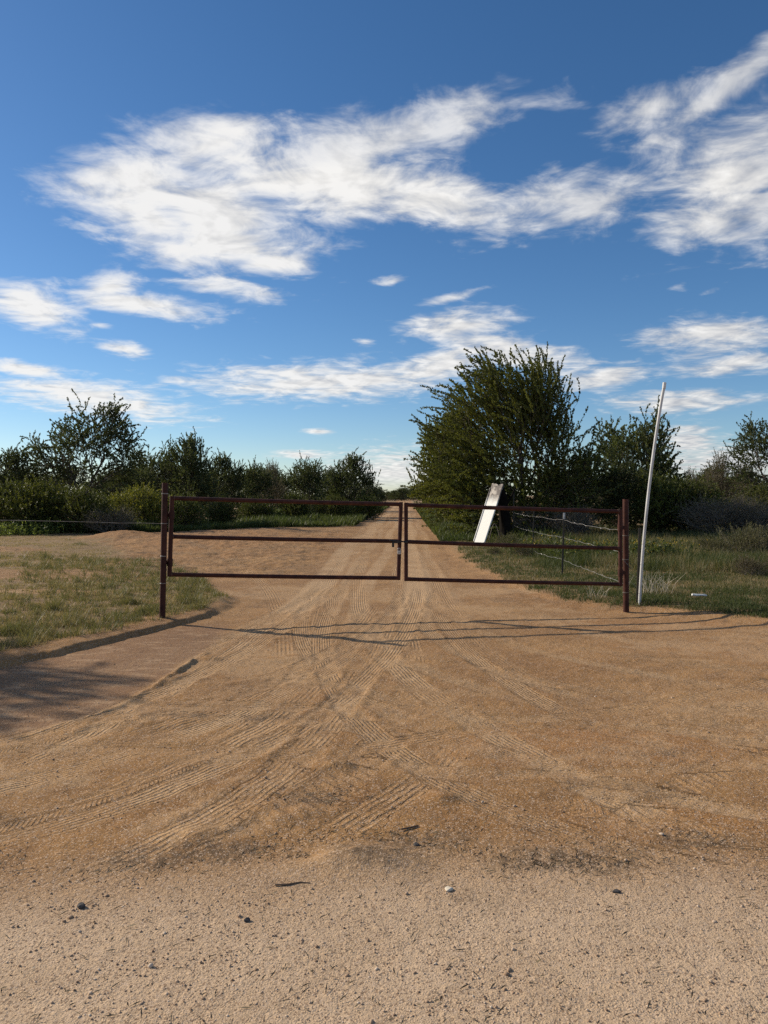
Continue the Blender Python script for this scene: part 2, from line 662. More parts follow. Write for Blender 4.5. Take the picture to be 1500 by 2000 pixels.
M_soil = mat_ground()
M_bark = mat_simple('grey_brown_bark', (0.060, 0.046, 0.036), (0.150, 0.120, 0.095), 9, 0.9, 0, 0.5, 30)
M_barkpale = mat_simple('weathered_twig_bark', (0.110, 0.088, 0.070), (0.240, 0.205, 0.170), 7, 0.9)
M_char = mat_simple('charred_wood', (0.004, 0.0035, 0.003), (0.014, 0.011, 0.009), 12, 0.85, 0, 0.8, 20)
M_char.node_tree.nodes['Principled BSDF'].inputs['Specular IOR Level'].default_value = 0.05
M_leaf_olive = mat_leaf('olive_leaf', (0.052, 0.065, 0.017), (0.163, 0.169, 0.039), (0.195, 0.150, 0.046), 0.92)
M_leaf_dark = mat_leaf('dark_leaf', (0.043, 0.057, 0.024), (0.119, 0.138, 0.054), (0.162, 0.135, 0.061), 0.92)
M_leaf_bright = mat_leaf('yellow_green_leaf', (0.071, 0.090, 0.023), (0.190, 0.190, 0.046), None, 0.9)
M_leaf_grey = mat_leaf('dry_feathery_leaf', (0.100, 0.085, 0.058), (0.190, 0.160, 0.105), (0.090, 0.090, 0.045), 0.7)
M_grass_dry = mat_leaf('dry_grass_blade', (0.110, 0.120, 0.042), (0.400, 0.305, 0.170), None, 0.9, 0.3)
M_grass_green = mat_leaf('green_grass_blade', (0.042, 0.062, 0.018), (0.112, 0.122, 0.042), (0.250, 0.200, 0.110), 0.86, 0.35)
M_weed = mat_leaf('weed_leaf', (0.045, 0.066, 0.020), (0.105, 0.125, 0.040), None, 0.9, 0.4)
M_weed_fresh = mat_leaf('fresh_weed_leaf', (0.085, 0.120, 0.030), (0.200, 0.235, 0.065), None, 0.9, 0.45)
M_flower = mat_leaf('yellow_petal', (0.45, 0.30, 0.02), (0.60, 0.42, 0.03), None, 0.9, 0.3)
M_rust = mat_simple('oxide_red_pipe', (0.034, 0.0105, 0.0075), (0.078, 0.0250, 0.0160), 10, 0.62, 0.0, 0.25, 60)
_t = NT(M_rust.node_tree)
_b = _t.n['Principled BSDF']
_src = _b.inputs['Base Color'].links[0].from_socket
_co = _t.n.new('ShaderNodeTexCoord').outputs['Object']
_sp = _t.smooth(_t.noise(_co, 34, 5, 0.7), 0.56, 0.68, 0, 0.8)
_big = _t.smooth(_t.noise(_co, 2.2, 4, 0.6), 0.42, 0.62, 0.15, 1.0)
_t.l.new(_t.mixc(_t.math('MULTIPLY', _sp, _big), _src, (0.120, 0.052, 0.026)), _b.inputs['Base Color'])
M_rust.node_tree.nodes['Principled BSDF'].inputs['Specular IOR Level'].default_value = 0.22
M_rust2 = mat_simple('rusted_weld', (0.060, 0.028, 0.016), (0.120, 0.055, 0.028), 40, 0.7)
M_latch = mat_simple('dark_steel', (0.022, 0.020, 0.020), (0.050, 0.045, 0.042), 30, 0.45, 0.6)
M_galv = mat_simple('galvanised_wire', (0.30, 0.29, 0.27), (0.50, 0.49, 0.47), 20, 0.45, 0.6)
M_wireold = mat_simple('weathered_wire', (0.16, 0.13, 0.11), (0.33, 0.30, 0.27), 25, 0.6, 0.5)
M_lock = mat_simple('padlock_steel', (0.45, 0.44, 0.43), (0.62, 0.61, 0.60), 40, 0.35, 0.7)
M_brass = mat_simple('padlock_body', (0.42, 0.38, 0.34), (0.58, 0.54, 0.50), 50, 0.4, 0.5)
M_pvc = mat_simple('white_pvc', (0.48, 0.48, 0.46), (0.64, 0.64, 0.62), 6, 0.45)
M_tpost = mat_simple('green_steel_post', (0.030, 0.030, 0.022), (0.070, 0.055, 0.040), 14, 0.6, 0.2)
M_tip = mat_simple('white_painted_tip', (0.45, 0.45, 0.42), (0.62, 0.62, 0.60), 20, 0.6)
M_litter = mat_simple('white_litter', (0.60, 0.58, 0.54), (0.78, 0.76, 0.72), 30, 0.7)
M_stone_d = mat_simple('dark_stone', (0.040, 0.035, 0.033), (0.085, 0.075, 0.07), 40, 0.85, 0, 0.5, 90)
M_stone_l = mat_simple('pale_stone', (0.52, 0.45, 0.34), (0.68, 0.60, 0.48), 40, 0.85, 0, 0.5, 90)
M_stick = mat_simple('dead_twig', (0.070, 0.045, 0.030), (0.150, 0.10, 0.066), 40, 0.9)
M_straw = mat_simple('bleached_stalk', (0.34, 0.29, 0.21), (0.50, 0.44, 0.33), 20, 0.85)


def mat_board():
    m, t, b, _ = new_mat('white_painted_board')
    co = t.n.new('ShaderNodeTexCoord').outputs['Object']
    sp = t.n.new('ShaderNodeSeparateXYZ')
    t.l.new(co, sp.inputs[0])
    n = t.noise(co, 5, 6, 0.65)
    n2 = t.noise(t.comb(t.math('MULTIPLY', sp.outputs[0], 14), sp.outputs[1], t.math('MULTIPLY', sp.outputs[2], 1.5)), 2.0, 5, 0.6)
    top = t.smooth(t.math('ADD', sp.outputs[2], t.math('MULTIPLY', t.math('SUBTRACT', n, 0.5), 0.55)), 1.30, 1.62)
    c = t.mixc(t.math('MULTIPLY', t.smooth(n2, 0.55, 0.75), t.smooth(sp.outputs[2], 0.5, 1.5, 0.1, 0.6)), (0.80, 0.79, 0.73), (0.52, 0.42, 0.28))
    c = t.mixc(top, c, t.mixc(t.smooth(n, 0.45, 0.6), (0.10, 0.08, 0.07), (0.45, 0.40, 0.34)))
    t.l.new(c, b.inputs['Base Color'])
    b.inputs['Roughness'].default_value = 0.7
    bump(t, n2, 0.2, 0.004, b)
    return m


M_board = mat_board()

# ------------------------------------------------------------------ the ground sheet
def ground_sheet():
    y1 = [1.72]
    while y1[-1] < 46:
        y1.append(y1[-1] * 1.0042 + 0.0)
    while y1[-1] < 5200:
        y1.append(y1[-1] * 1.045)
    yb = [-3.0 - 6 * 1.5 ** k for k in range(12)][::-1] + [-3, -2, -1, -0.2, 0.5, 1.0, 1.4, 1.6]
    ys = np.array(yb + y1)
    u = np.arange(-285, 286) * 0.0022
    uo = [0.66, 0.72, 0.82, 0.95, 1.15, 1.5, 2.1, 3.2, 5, 8, 14]
    us = np.concatenate([-np.array(uo)[::-1], u, np.array(uo)])
    wy = np.maximum(np.abs(ys), 1.72)
    X = us[None, :] * wy[:, None]
    far = np.abs(us) > 0.65
    X[:, far] += np.sign(us[far])[None, :] * (np.abs(us[far]) ** 2 * 3.0)[None, :]
    Y = np.repeat(ys[:, None], len(us), 1)
    x = X.ravel()
    y = Y.ravel()
    z = H(x, y)
    n = len(x)
    comp = np.zeros(n)
    clay = np.zeros(n)
    red = np.zeros(n)
    debris = np.zeros(n)
    dz = np.zeros(n)
    tph = np.zeros(n)
    tmk = np.zeros(n)
    sl = xle(y) - x
    sr = x - xre(y)
    noi = fbm(x, y, 1.6, 3, 21)
    nois = fbm(x, y, 7.0, 2, 25)
    g_l = sstep(sl + 0.42 * noi + 0.22 * nois, 0.25, 0.6) * (y > 4.5) * (1 - sstep(y, 25, 30))
    bare = np.zeros(n)
    for bx, by, rx, ry in ((-7.4, 13.7, 3.2, 0.75), (-4.6, 14.2, 1.6, 0.6), (-6.0, 22.5, 2.2, 1.6), (-8.6, 24.4, 1.5, 1.1), (-4.2, 18.0, 2.2, 2.8), (-2.95, 8.62, 0.40, 0.11), (-5.4, 11.4, 1.0, 0.24), (-12, 19, 3, 0.8), (-3.3, 10.4, 0.35, 0.14)):
        bare = np.maximum(bare, sstep(1.25 - np.hypot((x - bx) / rx, (y - by) / ry) + 0.35 * noi + 0.2 * nois, 0, 0.35))
    g_l = g_l * (1 - 0.9 * bare)
    g_r = sstep(sr + 0.22 * noi + 0.1 * nois, 0.0, 0.35) * (y > 6)
    g_lf = sstep(xlf(y) - x + 0.6 * noi, 0, 0.8) * sstep(y, 22, 27)
    grass = np.clip(np.maximum(np.maximum(g_l, g_r), g_lf), 0, 1)
    edge = 3.12 + 0.10 * np.sin(x * 0.9 + 0.6) + 0.16 * noi - 0.05 * x * 0.4
    road = 1 - sstep(y, edge - 0.55, edge + 0.35)
    open_ = (1 - grass)

    def near_line(P, w):
        d = np.full(n, 9.0)
        side = np.zeros(n)
        s_al = np.zeros(n)
        acc = 0.0
        m = (x > P[:, 0].min() - w) & (x < P[:, 0].max() + w) & (y > P[:, 1].min() - w) & (y < P[:, 1].max() + w)
        idx = np.nonzero(m)[0]
        xs, yy = x[idx], y[idx]
        dd = np.full(len(idx), 9.0)
        ss = np.zeros(len(idx))
        sa = np.zeros(len(idx))
        for i in range(len(P) - 1):
            a, b = P[i], P[i + 1]
            L = float(np.hypot(*(b - a)))
            if L < 1e-6:
                continue
            tx, ty = (b - a) / L
            lo = (np.minimum(a, b) - w)
            hi = (np.maximum(a, b) + w)
            k = np.nonzero((xs > lo[0]) & (xs < hi[0]) & (yy > lo[1]) & (yy < hi[1]))[0]
            if len(k):
                rx, ry = xs[k] - a[0], yy[k] - a[1]
                al = np.clip(rx * tx + ry * ty, 0, L)
                ddk = np.hypot(rx - al * tx, ry - al * ty)
                better = ddk < dd[k]
                kk = k[better]
                dd[kk] = ddk[better]
                ss[kk] = (rx * ty - ry * tx)[better]
                sa[kk] = acc + al[better]
            acc += L
        return idx, dd, ss, sa, acc

    def track(pts, w, kind, depth=0.010, cmp_=0.7, pitch=0.055, seed=0, world=False):
        P = np.asarray(pts, float) if world else g0(pts)
        P = smooth_line(P, 0.35)
        idx, d, s, al, L = near_line(P, w)
        hw = w / 2
        inside = sstep(hw - d, -0.015, 0.035)
        ends = sstep(al, 0, 0.7) * sstep(L - al, 0, 0.7)
        pat = 0.40 + 0.60 * sstep(fbm(x[idx], y[idx], 0.9, 3, 40 + seed), -0.30, 0.35)
        pat *= 0.45 + 0.55 * sstep(fbm(x[idx], y[idx], 5.0, 3, 44 + seed), -0.35, 0.25)
        s = s + 0.004 * fbm(x[idx], y[idx], 1.3, 2, 48 + seed)
        depth = depth * 0.62
        A = inside * ends * pat
        fall = 1.0 - sstep(y[idx], 14, 24) * 0.6
        if kind == 'rib':
            ph = s / pitch
        elif kind == 'lug':
            ph = (al + np.abs(s) * 0.6) / pitch
        elif kind == 'bar':
            ph = (al + s * 0.5) / pitch
        else:
            ph = None
        dz[idx] -= A * fall * depth * 0.6
        if ph is not None:
            amp = np.clip(depth / 0.0062, 0, 1.6)
            take = inside * ends > 0.12
            kk = idx[take]
            tph[kk] = ph[take]
            tmk[kk] = (A * amp)[take]
        bank = np.exp(-((d - hw - 0.02) / 0.035) ** 2) * ends * pat * (d > hw - 0.05)
        dz[idx] += bank * depth * 0.45 * fall
        comp[idx] = np.maximum(comp[idx], A * cmp_)

    # wheel tracks, from the gate out to the road and round both ways
    track([(738, 998), (704, 1040), (664, 1100), (640, 1160), (622, 1230), (596, 1300), (540, 1370), (430, 1450), (270, 1530), (90, 1600), (-150, 1690)], 0.24, 'rib', 0.010, 0.75, 0.037, 1)
    track([(798, 1000), (790, 1060), (776, 1120), (786, 1200), (806, 1280), (798, 1360), (738, 1440), (620, 1530), (450, 1620), (240, 1700)], 0.24, 'rib', 0.011, 0.75, 0.037, 2)
    track([(748, 1005), (716, 1080), (700, 1160), (722, 1240), (790, 1320), (905, 1400), (1060, 1490), (1260, 1590), (1560, 1700)], 0.26, 'rib', 0.009, 0.85, 0.032, 3)
    track([(815, 1010), (828, 1060), (850, 1130), (900, 1220), (985, 1300), (1130, 1370), (1320, 1420), (1600, 1470)], 0.24, 'rib', 0.008, 0.6, 0.037, 4)
    track([(330, 1382), (520, 1402), (740, 1430), (960, 1470), (1200, 1530), (1560, 1600)], 0.20, 'rib', 0.008, 0.6, 0.031, 5)
    track([(560, 1325), (760, 1345), (980, 1360), (1230, 1395), (1600, 1440)], 0.16, 'rib', 0.006, 0.5, 0.031, 6)
    track([(-150, 1520), (60, 1490), (220, 1455), (400, 1400), (540, 1335), (640, 1260), (668, 1200)], 0.22, 'rib', 0.010, 0.6, 0.037, 7)
    track([(-120, 1640), (150, 1580), (360, 1500), (520, 1420), (620, 1340), (690, 1250), (735, 1180)], 0.22, 'rib', 0.010, 0.6, 0.040, 8)
    track([(250, 1690), (420, 1600), (560, 1500), (650, 1400), (720, 1300)], 0.30, 'bar', 0.013, 0.3, 0.085, 9)
    track([(430, 1680), (590, 1580), (720, 1480), (800, 1400)], 0.30, 'bar', 0.012, 0.3, 0.09, 10)
    track([(560, 1690), (700, 1600), (830, 1520), (900, 1440)], 0.24, 'rib', 0.009, 0.4, 0.043, 11)
    track([(1130, 1445), (1190, 1460), (1250, 1480)], 0.26, 'bar', 0.014, 0.0, 0.10, 12)
    track([(1020, 1545), (1200, 1600), (1400, 1640), (1640, 1690)], 0.22, 'lug', 0.006, 0.35, 0.045, 13)
    track([(860, 1655), (1080, 1620), (1300, 1620), (1600, 1650)], 0.20, 'lug', 0.006, 0.35, 0.042, 14)
    track([(900, 1720), (1120, 1680), (1360, 1675), (1640, 1690)], 0.22, 'lug', 0.006, 0.35, 0.046, 15)
    track([(1100, 1690), (1300, 1560), (1440, 1480), (1600, 1420)], 0.22, 'bar', 0.006, 0.2, 0.07, 16)
    track([(-60, 1085), (150, 1092), (330, 1062), (480, 1048), (640, 1050)], 0.28, 'bar', 0.020, 0.2, 0.14, 18)
    track([(250, 1036), (400, 1080), (500, 1130), (545, 1200), (560, 1290)], 0.25, 'rib', 0.012, 0.4, 0.043, 19)
    track([(340, 1045), (470, 1070), (600, 1080), (680, 1060), (720, 1030)], 0.25, 'bar', 0.018, 0.3, 0.13, 20)
    track([(380, 1110), (480, 1090), (600, 1055), (690, 1025)], 0.25, 'rib', 0.014, 0.4, 0.050, 21)
    track([(842, 1075), (880, 1120), (940, 1155), (1060, 1200), (1250, 1240), (1600, 1275)], 0.22, 'rib', 0.010, 0.35, 0.034, 22)
    rt_ = random.Random(5)

    def vehicle(xe, ye, y_turn, seed, depth_, cmp_, kind, pitch_, j):
        """both wheel tracks of a car turning out of the gate"""
        p0 = np.array((-0.65 + 0.0298 * 13 + j, 13.0))
        p1 = np.array((-0.60 + j * 1.2, y_turn + 2.2))
        p2 = np.array((-0.5 + xe * 0.18 + j, y_turn - 1.2))
        p3 = np.array((xe, ye))
        t = np.linspace(0, 1, 40)[:, None]
        C = (1 - t) ** 3 * p0 + 3 * t * (1 - t) ** 2 * p1 + 3 * t * t * (1 - t) * p2 + t ** 3 * p3
        T = np.gradient(C, axis=0)
        T /= np.linalg.norm(T, axis=1)[:, None]
        N_ = np.stack([-T[:, 1], T[:, 0]], 1)
        for sgn in (-1, 1):
            track(C + N_ * 0.74 * sgn, 0.21, kind, depth_, cmp_, pitch_, seed, world=True)

    order = [(-5.5, 4.3, 5.6), (3.8, 3.9, 5.5), (-3.2, 3.7, 5.2), (-6.5, 5.0, 6.3), (5.5, 4.6, 6.2), (-2.0, 3.5, 4.9), (2.2, 3.6, 5.2), (-4.2, 3.9, 5.4), (6.5, 5.3, 6.8), (-5.0, 4.6, 6.0), (-2.8, 3.6, 5.6)]
    for k, (xe, ye, yt_) in enumerate(order):
        vehicle(xe, ye, yt_, 60 + k * 2, rt_.uniform(0.009, 0.014), rt_.uniform(0.35, 1.0), rt_.choice(('rib', 'rib', 'rib', 'rib', 'lug')), rt_.uniform(0.024, 0.040), rt_.uniform(-0.35, 0.35))
    for k in range(8):
        y0_ = rt_.uniform(1340, 1640)
        track([(rt_.uniform(-100, 300), y0_), (600, y0_ + rt_.uniform(-20, 40)), (1000, y0_ + rt_.uniform(-30, 70)), (1600, y0_ + rt_.uniform(-60, 120))],
              rt_.uniform(0.10, 0.20), 'rib', rt_.uniform(0.005, 0.009), rt_.uniform(0.1, 0.5), rt_.uniform(0.024, 0.040), 110 + k)
    for k in range(6):                      # short lug prints
        cx0, cy0 = rt_.choice(((600, 1400), (650, 1470), (700, 1520), (1180, 1465), (1340, 1610), (540, 1590)))
        cx0 += rt_.uniform(-60, 60)
        cy0 += rt_.uniform(-25, 25)
        track([(cx0 - 70, cy0 + 28), (cx0, cy0), (cx0 + 70, cy0 - 26)], 0.30, 'bar', 0.011, 0.1, rt_.uniform(0.05, 0.075), 120 + k)
    for k, (xx, cc) in enumerate(((-0.78, 0.8), (0.78, 0.8), (-0.3, 0.35), (1.2, 0.3))):
        track([(-0.65 + 0.0298 * t + xx, t) for t in (11, 16, 25, 40, 70, 140)], 0.34, 'flat', 0.016, cc, 0.06, 24 + k, world=True)

    mid_ = -0.65 + 0.0298 * y
    for cx0, ww, cc in ((-0.98, 0.26, 1.0), (-0.42, 0.10, 0.7), (0.05, 0.15, 0.8), (0.80, 0.27, 1.0), (1.32, 0.09, 0.6)):
        band = np.exp(-(np.abs(x - mid_ - cx0 - 0.10 * np.sin(y * 0.35 + cx0 * 3)) / ww) ** 8) * sstep(y, 7.5, 10.5)
        comp = np.maximum(comp, band * cc * (0.6 + 0.5 * sstep(noi, -0.4, 0.3)))
    # paler crusts and darker loose drifts
    cr = fbm(x * 0.55, y, 1.1, 4, 130)
    comp = np.maximum(comp, 0.55 * sstep(cr + 0.25 * nois, 0.22, 0.5) * (y < 14))
    debris = np.maximum(debris, 0.42 * sstep(fbm(x * 0.6, y, 1.7, 5, 134, 0.6) + 0.25 * nois, 0.28, 0.6) * (y < 12))
    dz += 0.010 * sstep(fbm(x * 0.5, y * 1.2, 2.3, 3, 138), 0.05, 0.5) * open_ * (1 - sstep(y, 10, 14)) * (1 - road)
    # smooth clay pan on the left with a little ridge of bladed gravel at its edge
    Lr = smooth_line(g0([(412, 1272), (375, 1296), (330, 1326), (262, 1366), (195, 1398), (80, 1430), (-120, 1478)]), 0.2)
    idx, d, s, al, L = near_line(Lr, 0.5)
    rg = np.exp(-(d / 0.034) ** 2) * sstep(al, 0, 0.3) * sstep(L - al, 0, 1.6)
    dz[idx] += 0.034 * rg * (0.7 + 0.9 * nois[idx])
    xr = np.interp(y, Lr[::-1, 1], Lr[::-1, 0])
    pan = sstep(xr - x + 0.05 * nois, 0.0, 0.14) * sstep(y, 4.6, 5.1) * (1 - sstep(y, 8.7, 9.2)) * sstep(-sl, 0.0, 0.15)
    clay[:] = pan
    dz[:] *= (1 - 0.9 * pan)
    tmk *= (1 - 0.85 * pan)
    # windrows and clods
    dz += open_ * 0.012 * np.exp(-((sr + 0.25) / 0.22) ** 2) * (1 + nois) * (y > 7) * (1 - sstep(y, 25, 40))
    for px, py, rr, hh in ((660, 1498, 0.10, 0.035), (300, 1412, 0.35, 0.030), (180, 1418, 0.25, 0.02), (410, 1290, 0.10, 0.04), (700, 1680, 0.22, 0.030),
                           (860, 1560, 0.12, 0.02), (1500, 1330, 0.3, 0.03), (390, 1640, 0.2, 0.02), (560, 1590, 0.2, 0.02)):
        v = g0([(px, py)])[0]
        dz += hh * np.exp(-(((x - v[0]) / rr) ** 2 + ((y - v[1]) / (rr * 0.6)) ** 2)) * (1 + 0.8 * nois)
    # dark litter where the grader dropped plant scraps
    for px, py, rx, ry in ((730, 1660, 0.22, 0.14), (300, 1680, 0.34, 0.09), (1070, 1675, 0.3, 0.1), (1180, 1690, 0.2, 0.07), (640, 1560, 0.25, 0.1), (430, 1660, 0.25, 0.08),
                           (520, 1400, 0.25, 0.08), (340, 1402, 0.5, 0.12), (1390, 1640, 0.3, 0.12), (850, 1640, 0.3, 0.1)):
        v = g0([(px, py)])[0]
        debris = np.maximum(debris, 0.75 * sstep(1.2 - np.hypot((x - v[0]) / rx, (y - v[1]) / ry) + 0.7 * noi + 0.5 * nois, 0, 0.7))
    
    for px, py, rx, ry, k in ((1150, 1460, 1.0, 0.35, 0.9), (1250, 1220, 1.4, 0.5, 0.6), (1420, 1270, 1.2, 0.6, 0.6), (1350, 1600, 0.8, 0.25, 0.6), (450, 1060, 4.5, 6, 0.9), (230, 1030, 4, 4, 1.0),
                              (950, 1470, 0.5, 0.2, 0.6), (200, 1300, 1.0, 0.6, 0.3)):
        v = g0([(px, py)])[0]
        red = np.maximum(red, k * sstep(1.2 - np.hypot((x - v[0]) / rx, (y - v[1]) / ry) + 0.6 * noi, 0, 0.8))
    red = np.maximum(red, 0.5 * sstep(y, 60, 120))
    # rough churned dirt of the side track
    churn = sstep(-x, 0.9, 2.2) * sstep(y, 13, 16) * (1 - sstep(y, 30, 34)) * open_
    dz += churn * (0.07 * fbm(x, y, 1.6, 5, 60, 0.72) - 0.07 * np.abs(fbm(x * 0.5, y, 2.6, 4, 63, 0.65)) + 0.03)
    debris = np.maximum(debris, churn * 0.7 * sstep(fbm(x * 0.6, y, 2.2, 4, 66, 0.65), 0.0, 0.35))
    fine = fbm(x, y, 16, 3, 71, 0.65)
    near = 1 - sstep(y, 9, 16)
    dz += near * open_ * (1 - 0.7 * clay) * 0.0045 * fine * (1 - 0.55 * road)
    dz += near * open_ * (1 - road) * 0.006 * np.maximum(0, fbm(x, y, 9, 2, 81)) * sstep(noi, -0.3, 0.3)
    dz += road * 0.0014 * np.sin(y * 46 + 1.2 * np.sin(x * 1.3)) * sstep(fbm(x * 0.4, y, 2.2, 2, 90), -0.1, 0.3)
    dz += grass * 0.02 * fbm(x, y, 3.5, 3, 95) * sstep(y, 5, 8)
    z = z + dz
    nu = len(us)
    nr = len(ys)
    i0 = (np.arange(nr - 1)[:, None] * nu + np.arange(nu - 1)[None, :]).ravel()
    faces = np.stack([i0, i0 + 1, i0 + nu + 1, i0 + nu], 1)
    one = np.ones(n)
    me = mesh_np('ground', np.stack([x, y, z], 1), faces, 4,
                 {'soil': np.stack([grass, road, comp * (1 - road), one], 1), 'soil_b': np.stack([clay, red, debris, one], 1), 'tread_phase': tph, 'tread_mask': tmk * (1 - 0.6 * road) * open_}, M_soil, True)
    o = obj('ground', me)
    tag(o, 'tan desert dirt and gravel ground with tyre tracks', None, None, 'structure')
    return o


ground_sheet()

# ------------------------------------------------------------------ grass
def blades(name, xs, ys, hgt, wid, var, mat, lean=0.5, two=False):
    n = len(xs)
    zs = H(xs, ys) - 0.006
    th = rng.random(n) * 2 * np.pi
    ph = rng.random(n) * 2 * np.pi
    ll = hgt * lean * rng.random(n) ** 0.7
    bx, by = np.cos(th) * wid / 2, np.sin(th) * wid / 2
    tx, ty = np.cos(ph) * ll, np.sin(ph) * ll
    if not two:
        V = np.empty((n, 3, 3))
        V[:, 0] = np.stack([xs - bx, ys - by, zs], 1)
        V[:, 1] = np.stack([xs + bx, ys + by, zs], 1)
        V[:, 2] = np.stack([xs + tx, ys + ty, zs + hgt], 1)
        me = mesh_np(name, V.reshape(-1, 3), np.arange(n * 3).reshape(-1, 3), 3, {'v': np.repeat(var, 3)}, mat)
    else:
        V = np.empty((n, 4, 3))
        V[:, 0] = np.stack([xs, ys, zs], 1)
        V[:, 1] = np.stack([xs + bx + tx * 0.35, ys + by + ty * 0.35, zs + hgt * 0.55], 1)
        V[:, 2] = np.stack([xs + tx, ys + ty, zs + hgt], 1)
        V[:, 3] = np.stack([xs - bx + tx * 0.35, ys - by + ty * 0.35, zs + hgt * 0.55], 1)
        me = mesh_np(name, V.reshape(-1, 3), np.arange(n * 4).reshape(-1, 4), 4, {'v': np.repeat(var, 4)}, mat)
    return obj(name, me)


def scatter(n, y0, y1, wl, wr, pw=1.6):
    """random places, thicker near the viewer; wl, wr: reach in x as multiples of y"""
    t = rng.random(n)
    y = (y0 ** (1 - pw) + t * (y1 ** (1 - pw) - y0 ** (1 - pw))) ** (1 / (1 - pw))
    x = y * (wl + rng.random(n) * (wr - wl))
    return x, y


def left_grass():
    x, y = scatter(430000, 5.0, 29, -0.68, -0.12, 1.75)
    sl = xle(y) - x
    noi = fbm(x, y, 1.6, 3, 21)
    nois = fbm(x, y, 7.0, 2, 25)
    keep = sstep(sl + 0.42 * noi + 0.22 * nois, 0.25, 0.65) * (1 - sstep(y, 25, 30))
    bare = np.zeros(len(x))
    for bx, by, rx, ry in ((-7.4, 13.7, 3.2, 0.75), (-4.6, 14.2, 1.6, 0.6), (-6.0, 22.5, 2.2, 1.6), (-8.6, 24.4, 1.5, 1.1), (-4.2, 18.0, 2.2, 2.8), (-2.95, 8.62, 0.40, 0.11), (-5.4, 11.4, 1.0, 0.24), (-12, 19, 3, 0.8), (-3.3, 10.4, 0.35, 0.14)):
        bare = np.maximum(bare, sstep(1.25 - np.hypot((x - bx) / rx, (y - by) / ry) + 0.35 * noi + 0.2 * nois, 0, 0.35))
    keep = keep * (1 - 0.95 * bare) * (0.12 + 0.88 * sstep(fbm(x, y, 2.6, 4, 31, 0.6), -0.18, 0.25))
    k = rng.random(len(x)) < keep
    x, y = x[k], y[k]
    green = fbm(x, y, 1.25, 3, 33)
    edge = np.exp(-((xle(y) - x - 0.45) / 0.5) ** 2)
    g = sstep(green + 0.55 * edge * (y < 8.5) + 0.35 * np.exp(-(((x + 2.5) / 0.7) ** 2 + ((y - 10.6) / 1.1) ** 2)), 0.26, 0.65)
    ne = 3200                                # ragged tufts, thickest along the edge
    ty = 5.4 + rng.random(ne) ** 1.3 * 12
    tx_ = xle(ty) - 0.24 - rng.random(ne) ** 1.4 * 3.4 + 0.35 * np.minimum(0, fbm(xle(ty), ty, 1.6, 3, 21) - 0.1)
    xt = np.repeat(tx_, 16) + rng.normal(size=ne * 16) * 0.035
    yt = np.repeat(ty, 16) + rng.normal(size=ne * 16) * 0.035
    tg = np.repeat(rng.random(ne), 16)
    x = np.concatenate([x, xt])
    y = np.concatenate([y, yt])
    green = np.concatenate([green, tg * 0.6])
    g = np.concatenate([g, sstep(tg, 0.35, 0.8)])
    var = np.clip((1 - g) * (0.55 + 0.45 * rng.random(len(x))) + g * 0.22 * rng.random(len(x)), 0, 1)
    h = (0.025 + 0.035 * rng.random(len(x))) * (1 + 1.0 * g) * (0.8 + 0.4 * np.clip(green, -1, 1))
    h *= 0.65 + 0.9 * sstep(fbm(x, y, 4.0, 3, 36), -0.2, 0.5)
    h[-ne * 16:] *= 1.35
    w = 0.0042 + 0.00042 * y
    o = blades('dry_grass', x, y, h, w, var, M_grass_dry, 1.0)
    tag(o, 'short dry straw and green grass on the raised left verge', 'grass', None, 'stuff')


def right_grass():
    x, y = scatter(330000, 7.2, 34, 0.10, 0.68, 1.7)
    sr = x - xre(y)
    noi = fbm(x, y, 1.6, 3, 21)
    nois = fbm(x, y, 7.0, 2, 25)
    keep = sstep(sr + 0.22 * noi + 0.1 * nois, 0.02, 0.3) * (0.5 + 0.5 * sstep(fbm(x, y, 2.0, 3, 35), -0.4, 0.1))
    k = rng.random(len(x)) < keep
    x, y = x[k], y[k]
    sr = x - xre(y)
    tall = sstep(fbm(x, y, 0.7, 3, 37) + 0.9 * sstep(y, 11.5, 17) - 0.35, 0.0, 0.6) * sstep(sr, 0.8, 2.5)
    dry = sstep(fbm(x, y, 0.9, 3, 39) + 0.25 * sstep(x, 4.5, 8) , 0.12, 0.55)
    var = np.clip(rng.random(len(x)) * 0.84 + dry * (rng.random(len(x)) < 0.55), 0, 1)
    h = (0.035 + 0.045 * rng.random(len(x))) * (1 + 4.2 * tall * rng.random(len(x)) ** 0.6)
    w = 0.004 + 0.00042 * y
    o = blades('green_grass', x, y, h, w, var, M_grass_green, 0.8)
    tag(o, 'dark green grass with dry stems on the right verge', 'grass', None, 'stuff')


def far_verge():
    xs, ys = [], []
    y = 27 + rng.random(90000) ** 1.6 * 80
    off = rng.random(90000) ** 1.5 * (3 + y * 0.10)
    x = xlf(y) - off
    xs.append(x)
    ys.append(y)
    y2 = 24 + rng.random(40000) ** 1.5 * 90
    x2 = xre(y2) + rng.random(40000) ** 1.4 * 4.0
    x = np.concatenate([x, x2])
    y = np.concatenate([y, y2])
    k = rng.random(len(x)) < 0.35 + 0.65 * sstep(fbm(x, y, 0.6, 3, 47), -0.3, 0.25)
    x, y = x[k], y[k]
    h = (0.10 + 0.40 * rng.random(len(x)) ** 1.7) * (0.55 + 0.55 * sstep(fbm(x, y, 0.45, 2, 49), -0.5, 0.4))
    var = np.clip(0.5 + 0.5 * fbm(x, y, 0.6, 2, 51) + 0.3 * (rng.random(len(x)) - 0.5), 0, 1)
    w = 0.012 + 0.0008 * y
    o = blades('verge_weeds', x, y, h, w, var, M_weed, 0.7, True)
    tag(o, 'knee high green weeds along the track beyond the gate', 'weeds', None, 'stuff')


left_grass()
right_grass()
far_verge()

